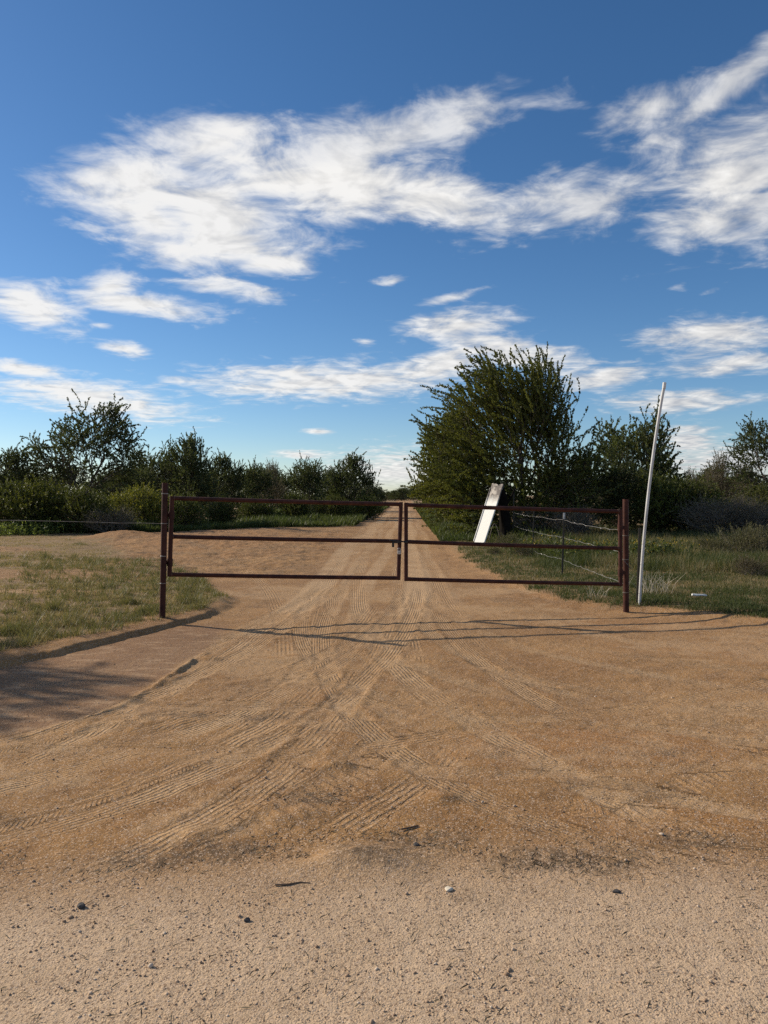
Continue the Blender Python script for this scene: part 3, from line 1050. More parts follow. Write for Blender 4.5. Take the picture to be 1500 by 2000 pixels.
# ------------------------------------------------------------------ loose gravel
def gravel():
    base = np.array([(1, 0, 0), (-1, 0, 0), (0, 1, 0), (0, -1, 0), (0, 0, 1), (0, 0, -1)], float)
    fc = np.array([(0, 2, 4), (2, 1, 4), (1, 3, 4), (3, 0, 4), (2, 0, 5), (1, 2, 5), (3, 1, 5), (0, 3, 5)])
    # once-split octahedron
    vs_, fs_ = [tuple(v) for v in base], []
    cache = {}

    def mid(a, b):
        k = (min(a, b), max(a, b))
        if k not in cache:
            m = np.array(vs_[a]) + np.array(vs_[b])
            vs_.append(tuple(m / np.linalg.norm(m)))
            cache[k] = len(vs_) - 1
        return cache[k]
    for a, b, c in fc:
        ab, bc, ca = mid(a, b), mid(b, c), mid(c, a)
        fs_ += [(a, ab, ca), (ab, b, bc), (ca, bc, c), (ab, bc, ca)]
    bv = np.array(vs_)
    bf = np.array(fs_)
    n = 11500
    x, y = scatter(n, 1.75, 12, -0.66, 0.66, 1.9)
    ok = (x > xle(y) + 0.02) & (x < xre(y) - 0.05)
    k = rng.random(n) < 0.30 + 0.7 * sstep(fbm(x, y, 1.2, 3, 55), -0.2, 0.4)
    x, y = x[ok & k], y[ok & k]
    n = len(x)
    r = 0.0020 + 0.0028 * rng.random(n) ** 2.5 + 0.006 * (rng.random(n) < 0.02) * rng.random(n)
    r *= (1 + 0.05 * y)
    V = bv[None] * (0.75 + 0.45 * rng.random((n, len(bv), 1)))
    V = V * r[:, None, None] * np.array([1, 1, 0.7])[None, None] * (0.7 + 0.6 * rng.random((n, 1, 3)))
    th = rng.random(n) * 6.28
    c, s = np.cos(th)[:, None], np.sin(th)[:, None]
    X = V[:, :, 0] * c - V[:, :, 1] * s
    Y = V[:, :, 0] * s + V[:, :, 1] * c
    V = np.stack([X + x[:, None], Y + y[:, None], V[:, :, 2] + (H(x, y) + r * 0.30)[:, None]], 2)
    fcs = (bf[None] + (np.arange(n) * len(bv))[:, None, None]).reshape(-1, 3)
    m, t, b, _ = new_mat('loose_pebbles')
    v = t.attr('v').outputs['Fac']
    c = t.ramp(v, [(0.0, (0.20, 0.125, 0.08)), (0.3, (0.34, 0.225, 0.14)), (0.7, (0.44, 0.31, 0.21)), (1.0, (0.62, 0.50, 0.38))])
    t.l.new(c, b.inputs['Base Color'])
    b.inputs['Roughness'].default_value = 0.9
    me = mesh_np('loose_gravel', V.reshape(-1, 3), fcs, 3, {'v': np.repeat(rng.random(n), len(bv))}, m, False)
    o = obj('loose_gravel', me)
    tag(o, 'small loose pebbles strewn over the dirt', 'gravel', None, 'stuff')


gravel()


def plant_scraps():
    xs_, ys_ = [], []
    for px, py, rx, ry, m in ((730, 1660, 0.20, 0.12, 420), (300, 1680, 0.34, 0.08, 420), (1070, 1675, 0.26, 0.09, 240), (1180, 1690, 0.2, 0.06, 160), (640, 1560, 0.25, 0.1, 160),
                              (430, 1660, 0.25, 0.08, 260), (340, 1402, 0.4, 0.09, 260), (850, 1640, 0.3, 0.1, 120), (560, 1590, 0.3, 0.1, 160), (1400, 1660, 0.3, 0.1, 120)):
        v = g0([(px, py)])[0]
        xs_.append(v[0] + rng.normal(size=m) * rx)
        ys_.append(v[1] + rng.normal(size=m) * ry)
    a_, b_ = scatter(1500, 2.2, 9, -0.6, 0.6, 1.7)
    ok = (a_ > xle(b_) + 0.1) & (a_ < xre(b_) - 0.1)
    x = np.concatenate(xs_ + [a_[ok]])
    y = np.concatenate(ys_ + [b_[ok]])
    n = len(x)
    z = H(x, y) + 0.004
    th = rng.random(n) * np.pi
    L = 0.006 + 0.022 * rng.random(n) ** 2
    wd = 0.0012 + 0.0016 * rng.random(n)
    up = 0.010 * rng.random(n) ** 2
    c, s_ = np.cos(th), np.sin(th)
    V = np.empty((n, 4, 3))
    V[:, 0] = np.stack([x - c * L, y - s_ * L, z], 1)
    V[:, 1] = np.stack([x - s_ * wd, y + c * wd, z + up * 0.6 + 0.002], 1)
    V[:, 2] = np.stack([x + c * L, y + s_ * L, z + up], 1)
    V[:, 3] = np.stack([x + s_ * wd, y - c * wd, z + up * 0.6], 1)
    m = mat_leaf('plant_scrap', (0.045, 0.036, 0.020), (0.26, 0.20, 0.11), None, 0.9, 0.0)
    me = mesh_np('plant_scraps', V.reshape(-1, 3), np.arange(n * 4).reshape(-1, 4), 4, {'v': np.repeat(rng.random(n) ** 1.6, 4)}, m)
    tag(obj('plant_scraps', me), 'dark scraps of dry plants scattered on the dirt', 'plant scraps', None, 'stuff')


plant_scraps()

# ------------------------------------------------------------------ the double gate
def leaf_gate(name, TL, BL, TR, BR, ML, MR, hinge_left, label):
    hinge = BL if hinge_left else BR
    root = empty(name, hinge)
    org = Vector(hinge)

    def part(nm, mat, fn):
        mb = MB()
        fn(mb)
        mb.v = [v - org for v in mb.v]
        return mb.build(nm, mat, root)
    r = 0.0262
    dxv = (TR - TL).normalized()
    up_l = (TL - BL).normalized()
    up_r = (TR - BR).normalized()
    part('hinge_stile', M_rust, lambda m: m.tube([(BL if hinge_left else BR) - (up_l if hinge_left else up_r) * 0.026,
                                                 (TL if hinge_left else TR) + (up_l if hinge_left else up_r) * 0.026], 0.0285))
    part('latch_stile', M_rust, lambda m: m.tube([(BR if hinge_left else BL) - (up_r if hinge_left else up_l) * 0.025,
                                                 (TR if hinge_left else TL) + (up_r if hinge_left else up_l) * 0.03], 0.0262))

    def bent(a, b, sag):
        return [a.lerp(b, t) - Vector((0, 0, sag * 4 * t * (1 - t))) for t in np.linspace(0, 1, 9)]
    part('top_rail', M_rust, lambda m: m.tube(bent(TL, TR, 0.004), r))
    part('middle_rail', M_rust, lambda m: m.tube(bent(ML, MR, 0.005), r))
    part('bottom_rail', M_rust, lambda m: m.tube(bent(BL, BR, 0.004), r))
    for p in ((TL, ML, BL) if hinge_left else (TR, MR, BR)):
        part('weld', M_rust2, lambda m: m.tube([p + dxv * (0.024 if hinge_left else -0.036), p + dxv * (0.036 if hinge_left else -0.024)], 0.0295))
    A, B = (BL, TL) if hinge_left else (BR, TR)
    u = (B - A).normalized()
    for t in (0.16, 0.78):
        c = A.lerp(B, t)
        part('hinge', M_rust, lambda m: (m.tube([c - u * 0.045, c + u * 0.045], 0.036),
                                         m.box(c + dxv * (-0.045 if hinge_left else 0.045), 0.07, 0.02, 0.05, dxv, dxv.cross(u).normalized(), u)))
    tag(root, label, 'gate', 'two leaves of the pipe gate')
    return root, part


DL, DM1, DM2, DR = 9.16, 9.66, 9.68, 10.16
gl, part_l = leaf_gate('pipe_gate', at(336, 973, DL), at(331, 1122, DL), at(783, 985, DM1), at(778, 1129, DM1), at(334, 1048, DL), at(780, 1057, DM1), True,
                       'left leaf of rust brown pipe gate with latch and padlock')
gr, part_r = leaf_gate('pipe_gate', at(793, 986, DM2), at(793, 1131, DM2), at(1211, 999, DR), at(1212, 1141, DR), at(793, 1058, DM2), at(1211, 1071, DR), False,
                       'right leaf of rust brown pipe gate beside wire fence')
lp = at(780, 1057, DM1)
ax = (at(793, 1058, DM2) - lp).normalized()
part_l('slide_latch', M_latch, lambda m: (m.tube([lp + ax * -0.13 + Vector((0, -0.036, 0)), lp + ax * 0.10 + Vector((0, -0.036, 0))], 0.0095),
                                          m.box(lp + ax * -0.085 + Vector((0, -0.036, -0.045)), 0.030, 0.012, 0.075, bev=0.003),
                                          m.box(lp + ax * -0.03 + Vector((0, -0.034, -0.01)), 0.085, 0.014, 0.035, bev=0.003)))
part_r('latch_catch', M_latch, lambda m: m.box(at(793, 1058, DM2) + Vector((0.0, -0.034, 0)), 0.05, 0.018, 0.032, bev=0.003))
# padlock
pk = at(779.5, 1079, DM1 - 0.055)
lock = empty('padlock', pk - Vector((0, 0, 0.024)))
mb = MB().box(Vector((0, 0, 0.024)), 0.046, 0.020, 0.048, bev=0.006)
mb.build('lock_body', M_brass, lock)
arc = [Vector((math.cos(t) * 0.0155, 0, 0.066 + math.sin(t) * 0.0155)) for t in np.linspace(0, math.pi, 9)]
MB().tube([Vector((0.0155, 0, 0.042))] + arc + [Vector((-0.0155, 0, 0.042))], 0.0040, 8).build('shackle', M_lock, lock)
tag(lock, 'small silver padlock hanging from the gate latch', 'padlock')


def gate_post(base, top, r, label, ties, wire_mat):
    root = empty('gate_post', base)
    b0 = Vector((0, 0, -0.25))
    ax_ = (top - base)
    u = ax_.normalized()
    m = MB().tube([u * -0.3, ax_], r, 20, cap=False)
    # open pipe end: rim and inner wall
    m.tube([ax_, ax_ - u * 0.12], r * 0.88, 20, cap=False)
    n = 20
    b1 = 20
    b2 = 40
    for k in range(n):
        m.f.append((b1 + k, b1 + (k + 1) % n, b2 + (k + 1) % n, b2 + k))
    m.build('post_pipe', M_rust, root)
    for t in ties:
        c = ax_ * t
        side = Vector((1, 0, 0))
        a = (side - u * side.dot(u)).normalized()
        b = u.cross(a)
        ring = [c + (a * math.cos(q) + b * math.sin(q)) * (r + 0.0025) + u * 0.004 * math.sin(q * 0.5) for q in np.linspace(0, 4 * math.pi, 37)]
        MB().tube(ring, 0.0024, 5).build('wire_tie', wire_mat, root)
    tag(root, label, 'post', 'posts of the pipe gate')
    return root


lb = gp(317, 1203)
lb = at(317, 1203, 9.10)
lb.z = gz(lb.x, lb.y)
LT = at(322.5, 943, 9.12)
gate_post(lb, LT, 0.0365, 'taller rust brown pipe post at the left end of the gate', (0.26, 0.46, 0.70, 0.92), M_galv)
rb = at(1223, 1180, 10.2)
rb.z = gz(rb.x, rb.y)
RT = at(1222, 975, 10.2)
gate_post(rb, RT, 0.040, 'rust brown pipe post at the right end of the gate', (0.18, 0.47, 0.68), M_wireold)
# loose curl of tie wire on the right post
w0 = rb.lerp(RT, 0.47)
curl = MB().tube([w0 + Vector((-0.045, -0.04, 0.0)), w0 + Vector((-0.01, -0.06, -0.05)), w0 + Vector((0.04, -0.055, -0.11)), w0 + Vector((0.075, -0.03, -0.125))], 0.003, 5)
co_ = curl.build('loose_tie_wire', M_wireold, origin=w0)
tag(co_, 'loose curl of tie wire hanging on right gate post', 'wire')

# ------------------------------------------------------------------ fence wires and steel posts
def wire(name, pts, r, mat, label, barbs=True, wob=0.01, group=None, seed=1):
    rr = random.Random(seed)
    P = [Vector(p) for p in pts]
    fine = []
    for i in range(len(P) - 1):
        L = (P[i + 1] - P[i]).length
        n = max(3, int(L / 0.22))
        for k in range(n):
            t = k / n
            sag = 0.012 * L * 4 * t * (1 - t) * 0.25
            q = P[i].lerp(P[i + 1], t) - Vector((0, 0, sag))
            if 0 < k:
                q += Vector((rr.uniform(-wob, wob) * 0.5, 0, rr.uniform(-wob, wob)))
            fine.append(q)
    fine.append(P[-1])
    root = empty(name, P[0])
    m = MB().tube([q - P[0] for q in fine], r, 5)
    m.build('strand', mat, root)
    if barbs:
        mb_ = MB()
        acc = 0
        for i in range(len(fine) - 1):
            acc += (fine[i + 1] - fine[i]).length
            if acc > 0.36:
                acc = 0
                c = fine[i] - P[0]
                for s in (-1, 1):
                    d = Vector((rr.uniform(-1, 1), rr.uniform(-0.6, 0.6), rr.uniform(0.3, 1) * s)).normalized() * 0.011
                    mb_.tube([c - d, c + d], r * 0.7, 4)
        mb_.build('barbs', mat, root)['kind'] = 'stuff'
    tag(root, label, 'wire', group)
    return root


def t_post(base, top, label, tip=True, w=0.034):
    root = empty('steel_fence_post', base)
    a = top - base
    u = a.normalized()
    X = Vector((1, 0, 0))
    X = (X - u * X.dot(u)).normalized()
    Y = u.cross(X)
    c = a * 0.5 - u * 0.1
    L = a.length + 0.2
    m = MB().box(c, w, 0.006, L, X, Y, u).box(c + Y * 0.019, 0.006, 0.032, L * 0.999, X, Y, u)
    k = 0.15
    while k < a.length - 0.05:
        m.box(u * k - Y * 0.006, 0.014, 0.0061, 0.012, X, Y, u)
        k += 0.055
    m.build('post_shaft', M_tpost, root, smooth=False)
    if tip:
        MB().box(a - u * 0.055, w + 0.004, 0.010, 0.115, X, Y, u, bev=0.002).build('painted_tip', M_tip, root)
    tag(root, label, 'fence post', 'steel fence posts')
    return root


T1b = gp(1098, 1122)
T1 = at(1102, 1002, T1b.y)
t_post(T1b, T1, 'dark steel fence post with white tip seen through right gate leaf')
T2b = gp(1040, 1086)
T2 = Vector((T2b.x + 0.03, T2b.y, 1.24))
t_post(T2b, T2, 'thin steel fence post behind the white tipped one, further along the fence', False, 0.022)
T3b = gp(1003, 1052)
T3 = Vector((T3b.x, T3b.y, 1.72))
t_post(T3b, T3, 'farthest steel fence post, standing next to the leaning white board', False, 0.05)
T0b = gp(1245, 1176)
t_post(T0b, at(1250, 1031, T0b.y), 'dark steel fence post at the foot of the white pole', False, 0.040)
# strip of pale tin hung on the fence corner
strand_from = lambda t: rb.lerp(RT, t) + Vector((-0.042, 0.02, 0))


def at_z(p, z):
    return Vector((p.x, p.y - 0.02, z))


GA, GB, GC = at(1211, 1036, 10.2), at(1211, 1078, 10.2), at(1211, 1141, 10.2)
wire('barbed_wire', [GA + Vector((0.06, 0, 0)), at(1150, 1027, 12.0), at_z(T1, 1.13), at(1055, 1010, 16.8), at_z(T3, 1.02)], 0.0025, M_galv, 'top strand of pale barbed wire behind the right gate leaf', True, 0.012, 'strands of the right fence', 3)
wire('barbed_wire', [GB + Vector((0.06, 0, 0)), at_z(T1, 0.80), at_z(T2, 0.72), at_z(T3, 0.58)], 0.0025, M_galv, 'middle strand of pale barbed wire behind the right gate leaf', True, 0.012, 'strands of the right fence', 4)
wire('barbed_wire', [GC + Vector((0.06, 0, 0.0)), at(1160, 1117, 11.8), at_z(T1, 0.37), at_z(T2, 0.24)], 0.0025, M_galv, 'lowest sagging strand of pale barbed wire behind the right gate leaf', True, 0.012, 'strands of the right fence', 5)
# left strand
LW = lb.lerp(LT, 0.70)
lpost = Vector((-8.4, 9.3, 0))
lpost.z = gz(lpost.x, lpost.y)
wire('barbed_wire', [LW + Vector((-0.03, -0.03, 0)), at(150, 1019, 9.12), at(0, 1016, 9.15), Vector((lpost.x, lpost.y - 0.02, lpost.z + 1.17))], 0.0026, M_wireold, 'single strand of barbed wire running left from the gate post', True, 0.006, None, 6)
# wire pulled tight down the inner side of the left post
t_post(lpost, lpost + Vector((0.02, 0, 1.35)), 'steel fence post far left holding the single wire strand')

# ------------------------------------------------------------------ white pole, board, litter
pb = gp(1249, 1179)
pt = at(1298, 747, pb.y - 0.05)
pole = empty('marker_pole', pb)
a = pt - pb
bend = Vector((-0.05, 0, 0.0))
pts = []
for t in np.linspace(-0.04, 1, 15):
    pts.append(a * t + bend * (4 * t * (1 - t)))
MB().tube(pts[:-1] + [a * 0.985], 0.0205, 16).build('pole_tube', M_pvc, pole)
u = a.normalized()
MB().tube([a * 0.972, a * 1.0], 0.0245, 16).build('end_cap', M_pvc, pole)
tag(pole, 'tall leaning white plastic pole beside the right gate post', 'pole')

bb = gp(936, 1062)
board = empty('leaning_board', bb)
Zb = Vector((0.34, 0.20, 1.0)).normalized()
nrm = Vector((-0.80, -0.62, 0.0))
nrm = (nrm - Zb * nrm.dot(Zb)).normalized()
Xb = nrm.cross(Zb).normalized()
# ragged-topped slab
mb = MB()
bw, bl, bt = 0.47, 2.0, 0.045
xs_ = np.linspace(-bw / 2, bw / 2, 15)
rt = random.Random(4)
tops = [bl - rt.uniform(0, 0.035) - (0.06 if 3 < i < 6 else 0) for i in range(15)]
for side in (0.5, -0.5):
    for i, xx in enumerate(xs_):
        mb.v.append(Vector((xx * 0.86, side * bt, -0.03)))
        mb.v.append(Vector((xx, side * bt, tops[i])))
for i in range(14):
    mb.f.append((i * 2, i * 2 + 2, i * 2 + 3, i * 2 + 1))
    mb.f.append((30 + i * 2, 30 + i * 2 + 1, 30 + i * 2 + 3, 30 + i * 2 + 2))
    mb.f.append((i * 2 + 1, i * 2 + 3, 30 + i * 2 + 3, 30 + i * 2 + 1))
    mb.f.append((i * 2, 30 + i * 2, 30 + i * 2 + 2, i * 2 + 2))
mb.f.append((0, 1, 31, 30))
mb.f.append((28, 58, 59, 29))
panel = mb.build('panel', M_board, board, smooth=False)
from mathutils import Matrix
R3 = Matrix((Xb, nrm, Zb)).transposed()
board.rotation_euler = R3.to_euler()
# edge moulding down the left side, a separate strip
MB().box(Vector((bw / 2 + 0.002, 0.01, 0.95)), 0.03, 0.065, 1.80, bev=0.006).build('edge_strip', M_board, board)
tag(board, 'white painted board with charred top leaning on dark stump', 'board')

sb = bb + Vector((0.86, 0.42, 0))
sb.z = gz(sb.x, sb.y)
stump = empty('burnt_stump', sb)
mb = MB()
rs = random.Random(9)
prof = [(-0.1, 0.24), (0.05, 0.20), (0.35, 0.165), (0.7, 0.17), (1.05, 0.16), (1.4, 0.165), (1.62, 0.15), (1.78, 0.10), (1.83, 0.02)]
nseg = 14
for zz, r in prof:
    for k in range(nseg):
        t = 2 * math.pi * k / nseg
        q = r * (1 + 0.16 * math.sin(3 * t + zz * 2) + rs.uniform(-0.09, 0.09))
        mb.v.append(Vector((math.cos(t) * q + 0.05 * math.sin(zz * 2) - 0.10 * zz, math.sin(t) * q, zz)))
for i in range(len(prof) - 1):
    for k in range(nseg):
        k2 = (k + 1) % nseg
        mb.f.append((i * nseg + k, i * nseg + k2, (i + 1) * nseg + k2, (i + 1) * nseg + k))
mb.build('trunk', M_char, stump)
mb = MB().tube([Vector((0.02, 0, 1.2)), Vector((0.2, 0.05, 1.42)), Vector((0.34, 0.05, 1.75))], [0.06, 0.04, 0.02], 8)
mb.build('broken_limb', M_char, stump)
tag(stump, 'black charred tree stump behind the leaning white board', 'stump')
# bent hoop of cane between board and stump
hb = gp(958, 1058)
hoop = MB()
hp = [hb + Vector((-0.05 + 0.34 * t, 0.0, 0.62 * math.sin(math.pi * (t * 0.86 + 0.04)) - 0.04)) for t in np.linspace(0, 1, 14)]
hoop.tube(hp, 0.011, 6)
tag(hoop.build('bent_branch', M_barkpale, origin=hb), 'thin pale branch bent into a hoop beside the leaning board', 'branch')

lt = gp(1366, 1171)
mb = MB()
pr = [(-0.115, 0.008), (-0.11, 0.020), (-0.05, 0.026), (0.02, 0.018), (0.07, 0.022), (0.105, 0.014), (0.11, 0.005)]
mb.tube([Vector((p, 0.05 * p, 0.028 - 0.05 * p + 0.004 * math.sin(p * 40))) for p, _ in pr], [r for _, r in pr], 10)
for v in mb.v:
    v.z = v.z * 0.8 + 0.012 + 0.03
    v += lt
tag(mb.build('crumpled_litter', M_litter, origin=lt), 'small white piece of litter lying in the right grass', 'litter')


def stone(name, px, py, r, mat, label, sq=(1, 0.8, 0.7), seed=1):
    p = gp(px, py)
    rr = np.random.default_rng(seed)
    import bmesh
    bm = bmesh.new()
    bmesh.ops.create_icosphere(bm, subdivisions=2, radius=1.0)
    for v in bm.verts:
        k = 1 + 0.22 * math.sin(v.co.x * 3 + seed) * math.cos(v.co.y * 4 - seed) + rr.uniform(-0.08, 0.08)
        v.co = Vector((v.co.x * sq[0], v.co.y * sq[1], v.co.z * sq[2])) * r * k
    me = bpy.data.meshes.new(name)
    bm.to_mesh(me)
    bm.free()
    me.materials.append(mat)
    o = obj(name, me, None, p + Vector((0, 0, r * sq[2] * 0.55)))
    tag(o, label, 'stone')
    return o


stone('stone', 159, 1772, 0.0155, M_stone_d, 'dark angular stone on gravel at lower left', seed=2)
stone('stone', 877, 1738, 0.0170, M_stone_l, 'flat pale stone near the middle of the road', (1, 0.9, 0.4), 3)
stone('stone', 813, 1652, 0.0140, M_stone_d, 'dark round stone above the pale flat one', seed=5)
stone('stone', 483, 1799, 0.0125, M_stone_d, 'small grey stone on gravel right of the dark angular one', seed=7)
stone('stone', 1204, 1742, 0.0120, M_stone_d, 'small brown stone on gravel at lower right', (1.4, 0.8, 0.5), seed=8)


def stick(pts, r, label):
    P = [gp(*p) + Vector((0, 0, 0.006)) for p in pts]
    m = MB().tube(P, [r, r * 1.2, r, r * 0.5][:len(P)], 6)
    tag(m.build('dead_stick', M_stick, origin=P[0]), label, 'stick')


stick([(537, 1731), (565, 1730), (585, 1726), (606, 1727)], 0.0035, 'thin dark stick lying on the near gravel')
stick([(783, 1622), (800, 1619), (817, 1615)], 0.004, 'short dark stick beside the scattered plant scraps')
stick([(657, 1498), (668, 1495), (678, 1490)], 0.009, 'short dark stick on the tracks left of centre')


# ------------------------------------------------------------------ trees
def norm(v):
    return v / np.maximum(np.linalg.norm(v, axis=-1, keepdims=True), 1e-9)


def grow(seed, lobes, stems, n_tips, wand=(0.35, 0.7), leaf=(0.05, 0.018), spacing=0.016, wind=(0, 0, 0), up=0.35, out=0.6, droop=0.25,
         bf=0.45, step=0.22, twig_r=0.0042, shell=0.45, curl=0.25, r_exp=0.47, leafy=1.0, spread=0.75, clumps=None):
    """a tree: stems (polylines), tips in ellipsoid lobes, branches joined to the nearest wood, leafy wands at the tips"""
    g = np.random.default_rng(seed)
    nodes, par, plen, dirs = [], [], [], []
    for st in stems:
        prev = -1
        st = smooth_line(np.array(st, float), step)
        for i, p in enumerate(st):
            nodes.append(p)
            par.append(prev)
            d = st[min(i + 1, len(st) - 1)] - st[max(i - 1, 0)]
            dirs.append(d / max(np.linalg.norm(d), 1e-6))
            plen.append(0.0 if prev < 0 else plen[prev] + float(np.linalg.norm(p - nodes[prev])))
            prev = len(nodes) - 1
    wts = np.array([l[6] for l in lobes], float)
    wts /= wts.sum()
    pick = g.choice(len(lobes), n_tips, p=wts)
    L = np.array([l[:6] for l in lobes], float)[pick]
    d = norm(g.normal(size=(n_tips, 3)))
    rad = g.random(n_tips) ** shell
    T = L[:, :3] + d * rad[:, None] * L[:, 3:6]
    if clumps:
        nc, sg = clumps
        k_ = g.integers(0, nc, n_tips)
        free = g.random(n_tips) < 0.22
        C = T[:nc]
        T = np.where(free[:, None], T, C[k_] + g.normal(size=(n_tips, 3)) * sg)
    T = T[T[:, 2] > 0.08]
    cen = L[:len(T), :3].mean(0)
    base = np.array(stems[0][0], float)
    T = T[np.argsort(np.linalg.norm(T - base, axis=1) + g.normal(size=len(T)) * 0.15)]
    cap = 60000
    N = np.zeros((cap, 3))
    PL = np.zeros(cap)
    DR_ = np.zeros((cap, 3))
    PA = np.full(cap, -1)
    k = len(nodes)
    N[:k] = nodes
    PL[:k] = plen
    DR_[:k] = dirs
    PA[:k] = par
    root_k = k
    tips = []
    for t in T:
        v = t - N[:k]
        dist = np.sqrt((v * v).sum(1))
        ca = (v * DR_[:k]).sum(1) / np.maximum(dist, 1e-6)
        cost = dist * (1 + 0.35 * (1 - ca)) + bf * PL[:k]
        j = int(np.argmin(cost))
        dd = dist[j]
        m = max(1, int(dd / step))
        p0 = N[j]
        c1 = p0 + DR_[j] * dd * 0.38 + np.array([0, 0, 0.06 * dd])
        prev = j
        q_prev = p0
        for i in range(1, m + 1):
            s = i / m
            q = (1 - s) ** 2 * p0 + 2 * s * (1 - s) * c1 + s * s * t
            if i < m:
                q = q + g.normal(size=3) * 0.035 * step / 0.22
            if k >= cap - 2:
                break
            N[k] = q
            PA[k] = prev
            seg = q - q_prev
            sl = np.linalg.norm(seg)
            DR_[k] = seg / max(sl, 1e-6)
            PL[k] = PL[prev] + sl
            prev = k
            q_prev = q
            k += 1
        tips.append(prev)
    tips = np.array(sorted(set(tips)))
    # branch thickness by how many tips it carries
    cnt = np.zeros(k)
    cnt[tips] += 1
    for i in range(k - 1, -1, -1):
        if PA[i] >= 0:
            cnt[PA[i]] += cnt[i]
    R = twig_r * np.maximum(cnt, 0.6) ** r_exp
    idx = np.nonzero(PA[:k] >= 0)[0]
    A, B = N[PA[idx]], N[idx]
    RA, RB = np.minimum(R[PA[idx]], R[idx] * 1.5), R[idx]
    # wands
    nt = len(tips)
    P0 = N[tips]
    ctr = np.average(L[:, :3], axis=0)
    outv = norm(P0 - ctr)
    d0 = norm(DR_[tips] * 0.55 + outv * out + np.array([0, 0, 1.0]) * up + np.array(wind) + g.normal(size=(nt, 3)) * 0.35)
    ln = wand[0] + (wand[1] - wand[0]) * g.random(nt) ** 1.5
    nseg_ = 5
    pts = np.zeros((nt, nseg_ + 1, 3))
    pts[:, 0] = P0
    dcur = d0.copy()
    side = g.normal(size=(nt, 3)) * curl
    for i in range(nseg_):
        dcur = norm(dcur + (side + np.array(wind) * 0.35 + np.array([0, 0, -droop])) * 0.30)
        pts[:, i + 1] = pts[:, i] + dcur * (ln / nseg_)[:, None]
    wa = pts[:, :-1].reshape(-1, 3)
    wb = pts[:, 1:].reshape(-1, 3)
    tw = np.linspace(1.0, 0.45, nseg_ + 1) * twig_r * 0.8
    wra = np.tile(tw[:-1], nt)
    wrb = np.tile(tw[1:], nt)
    A = np.concatenate([A, wa])
    B = np.concatenate([B, wb])
    RA = np.concatenate([RA, wra])
    RB = np.concatenate([RB, wrb])
    # wood: each piece of branch is a small prism
    ns = 4
    dv = norm(B - A)
    ref = np.where(np.abs(dv[:, 2:3]) < 0.9, np.array([[0, 0, 1.0]]), np.array([[1.0, 0, 0]]))
    e1 = norm(np.cross(dv, ref))
    e2 = np.cross(dv, e1)
    thk = RA > 0.03
    V, Fq = [], []
    basev = 0
    for msk, ns in ((~thk, 3), (thk, 8)):
        a_, b_, ra, rb_, f1, f2, dd_ = A[msk], B[msk], RA[msk], RB[msk], e1[msk], e2[msk], dv[msk]
        if not len(a_):
            continue
        ang_ = np.arange(ns) * 2 * np.pi / ns
        rg = f1[:, None, :] * np.cos(ang_)[None, :, None] + f2[:, None, :] * np.sin(ang_)[None, :, None]
        lo = a_[:, None, :] - dd_[:, None, :] * (ra * 0.4)[:, None, None] + rg * ra[:, None, None]
        hi = b_[:, None, :] + dd_[:, None, :] * (rb_ * 0.3)[:, None, None] + rg * rb_[:, None, None]
        vv = np.concatenate([lo, hi], 1)
        V.append(vv.reshape(-1, 3))
        kk = np.arange(ns)
        q = np.stack([kk, (kk + 1) % ns, (kk + 1) % ns + ns, kk + ns], 1)
        Fq.append((q[None] + (np.arange(len(a_)) * 2 * ns)[:, None, None] + basev).reshape(-1, 4))
        basev += len(a_) * 2 * ns
    wood = (np.concatenate(V), np.concatenate(Fq))
    # leaves along the wands
    per = np.maximum(1, (ln / spacing * leafy)).astype(int)
    wi = np.repeat(np.arange(nt), per)
    s = g.random(len(wi)) ** 0.85 * nseg_ * 0.999
    si = s.astype(int)
    fr = (s - si)[:, None]
    pos = pts[wi, si] * (1 - fr) + pts[wi, si + 1] * fr
    wd = norm(pts[wi, si + 1] - pts[wi, si])
    rv = norm(np.cross(wd, g.normal(size=(len(wi), 3))))
    ld = norm(wd * (0.35 + 0.5 * g.random((len(wi), 1))) + rv * spread)
    lw = norm(np.cross(ld, g.normal(size=(len(wi), 3))))
    ll = leaf[0] * (0.6 + 0.7 * g.random(len(wi)))[:, None]
    lww = leaf[1] * (0.7 + 0.6 * g.random(len(wi)))[:, None]
    LV = np.stack([pos, pos + ld * ll * 0.5 + lw * lww, pos + ld * ll, pos + ld * ll * 0.5 - lw * lww], 1)
    wv = g.random(nt)
    lv = np.clip(wv[wi] * 0.75 + g.random(len(wi)) * 0.25, 0, 1)
    return wood, LV, np.repeat(lv, 4)


protos = {}
proto_h = {}


def proto(key, mat_l, mat_b, **kw):
    wood, LV, lv = grow(**kw)
    wm = mesh_np(key + '_wood', wood[0], wood[1], 4, None, mat_b, True)
    lm = mesh_np(key + '_leaves', LV.reshape(-1, 3), np.arange(len(LV) * 4).reshape(-1, 4), 4, {'v': lv}, mat_l)
    protos[key] = (wm, lm)
    proto_h[key] = float(np.percentile(LV[..., 2], 99.7))


def plant(key, name, loc, scale, rz, label, cat, group=None, tint=(1, 1, 1), leafmat=None, cn='crown'):
    wm, lm = protos[key]
    root = empty(name, loc, rz)
    root.scale = scale if isinstance(scale, tuple) else (scale,) * 3
    obj('trunk' if cn == 'crown' else 'stems', wm, root)
    c = obj(cn, lm, root)
    c.color = tuple(tint) + (1,)
    if leafmat:
        c.material_slots[0].link = 'OBJECT'
        c.material_slots[0].material = leafmat
    tag(root, label, cat, group)
    return root


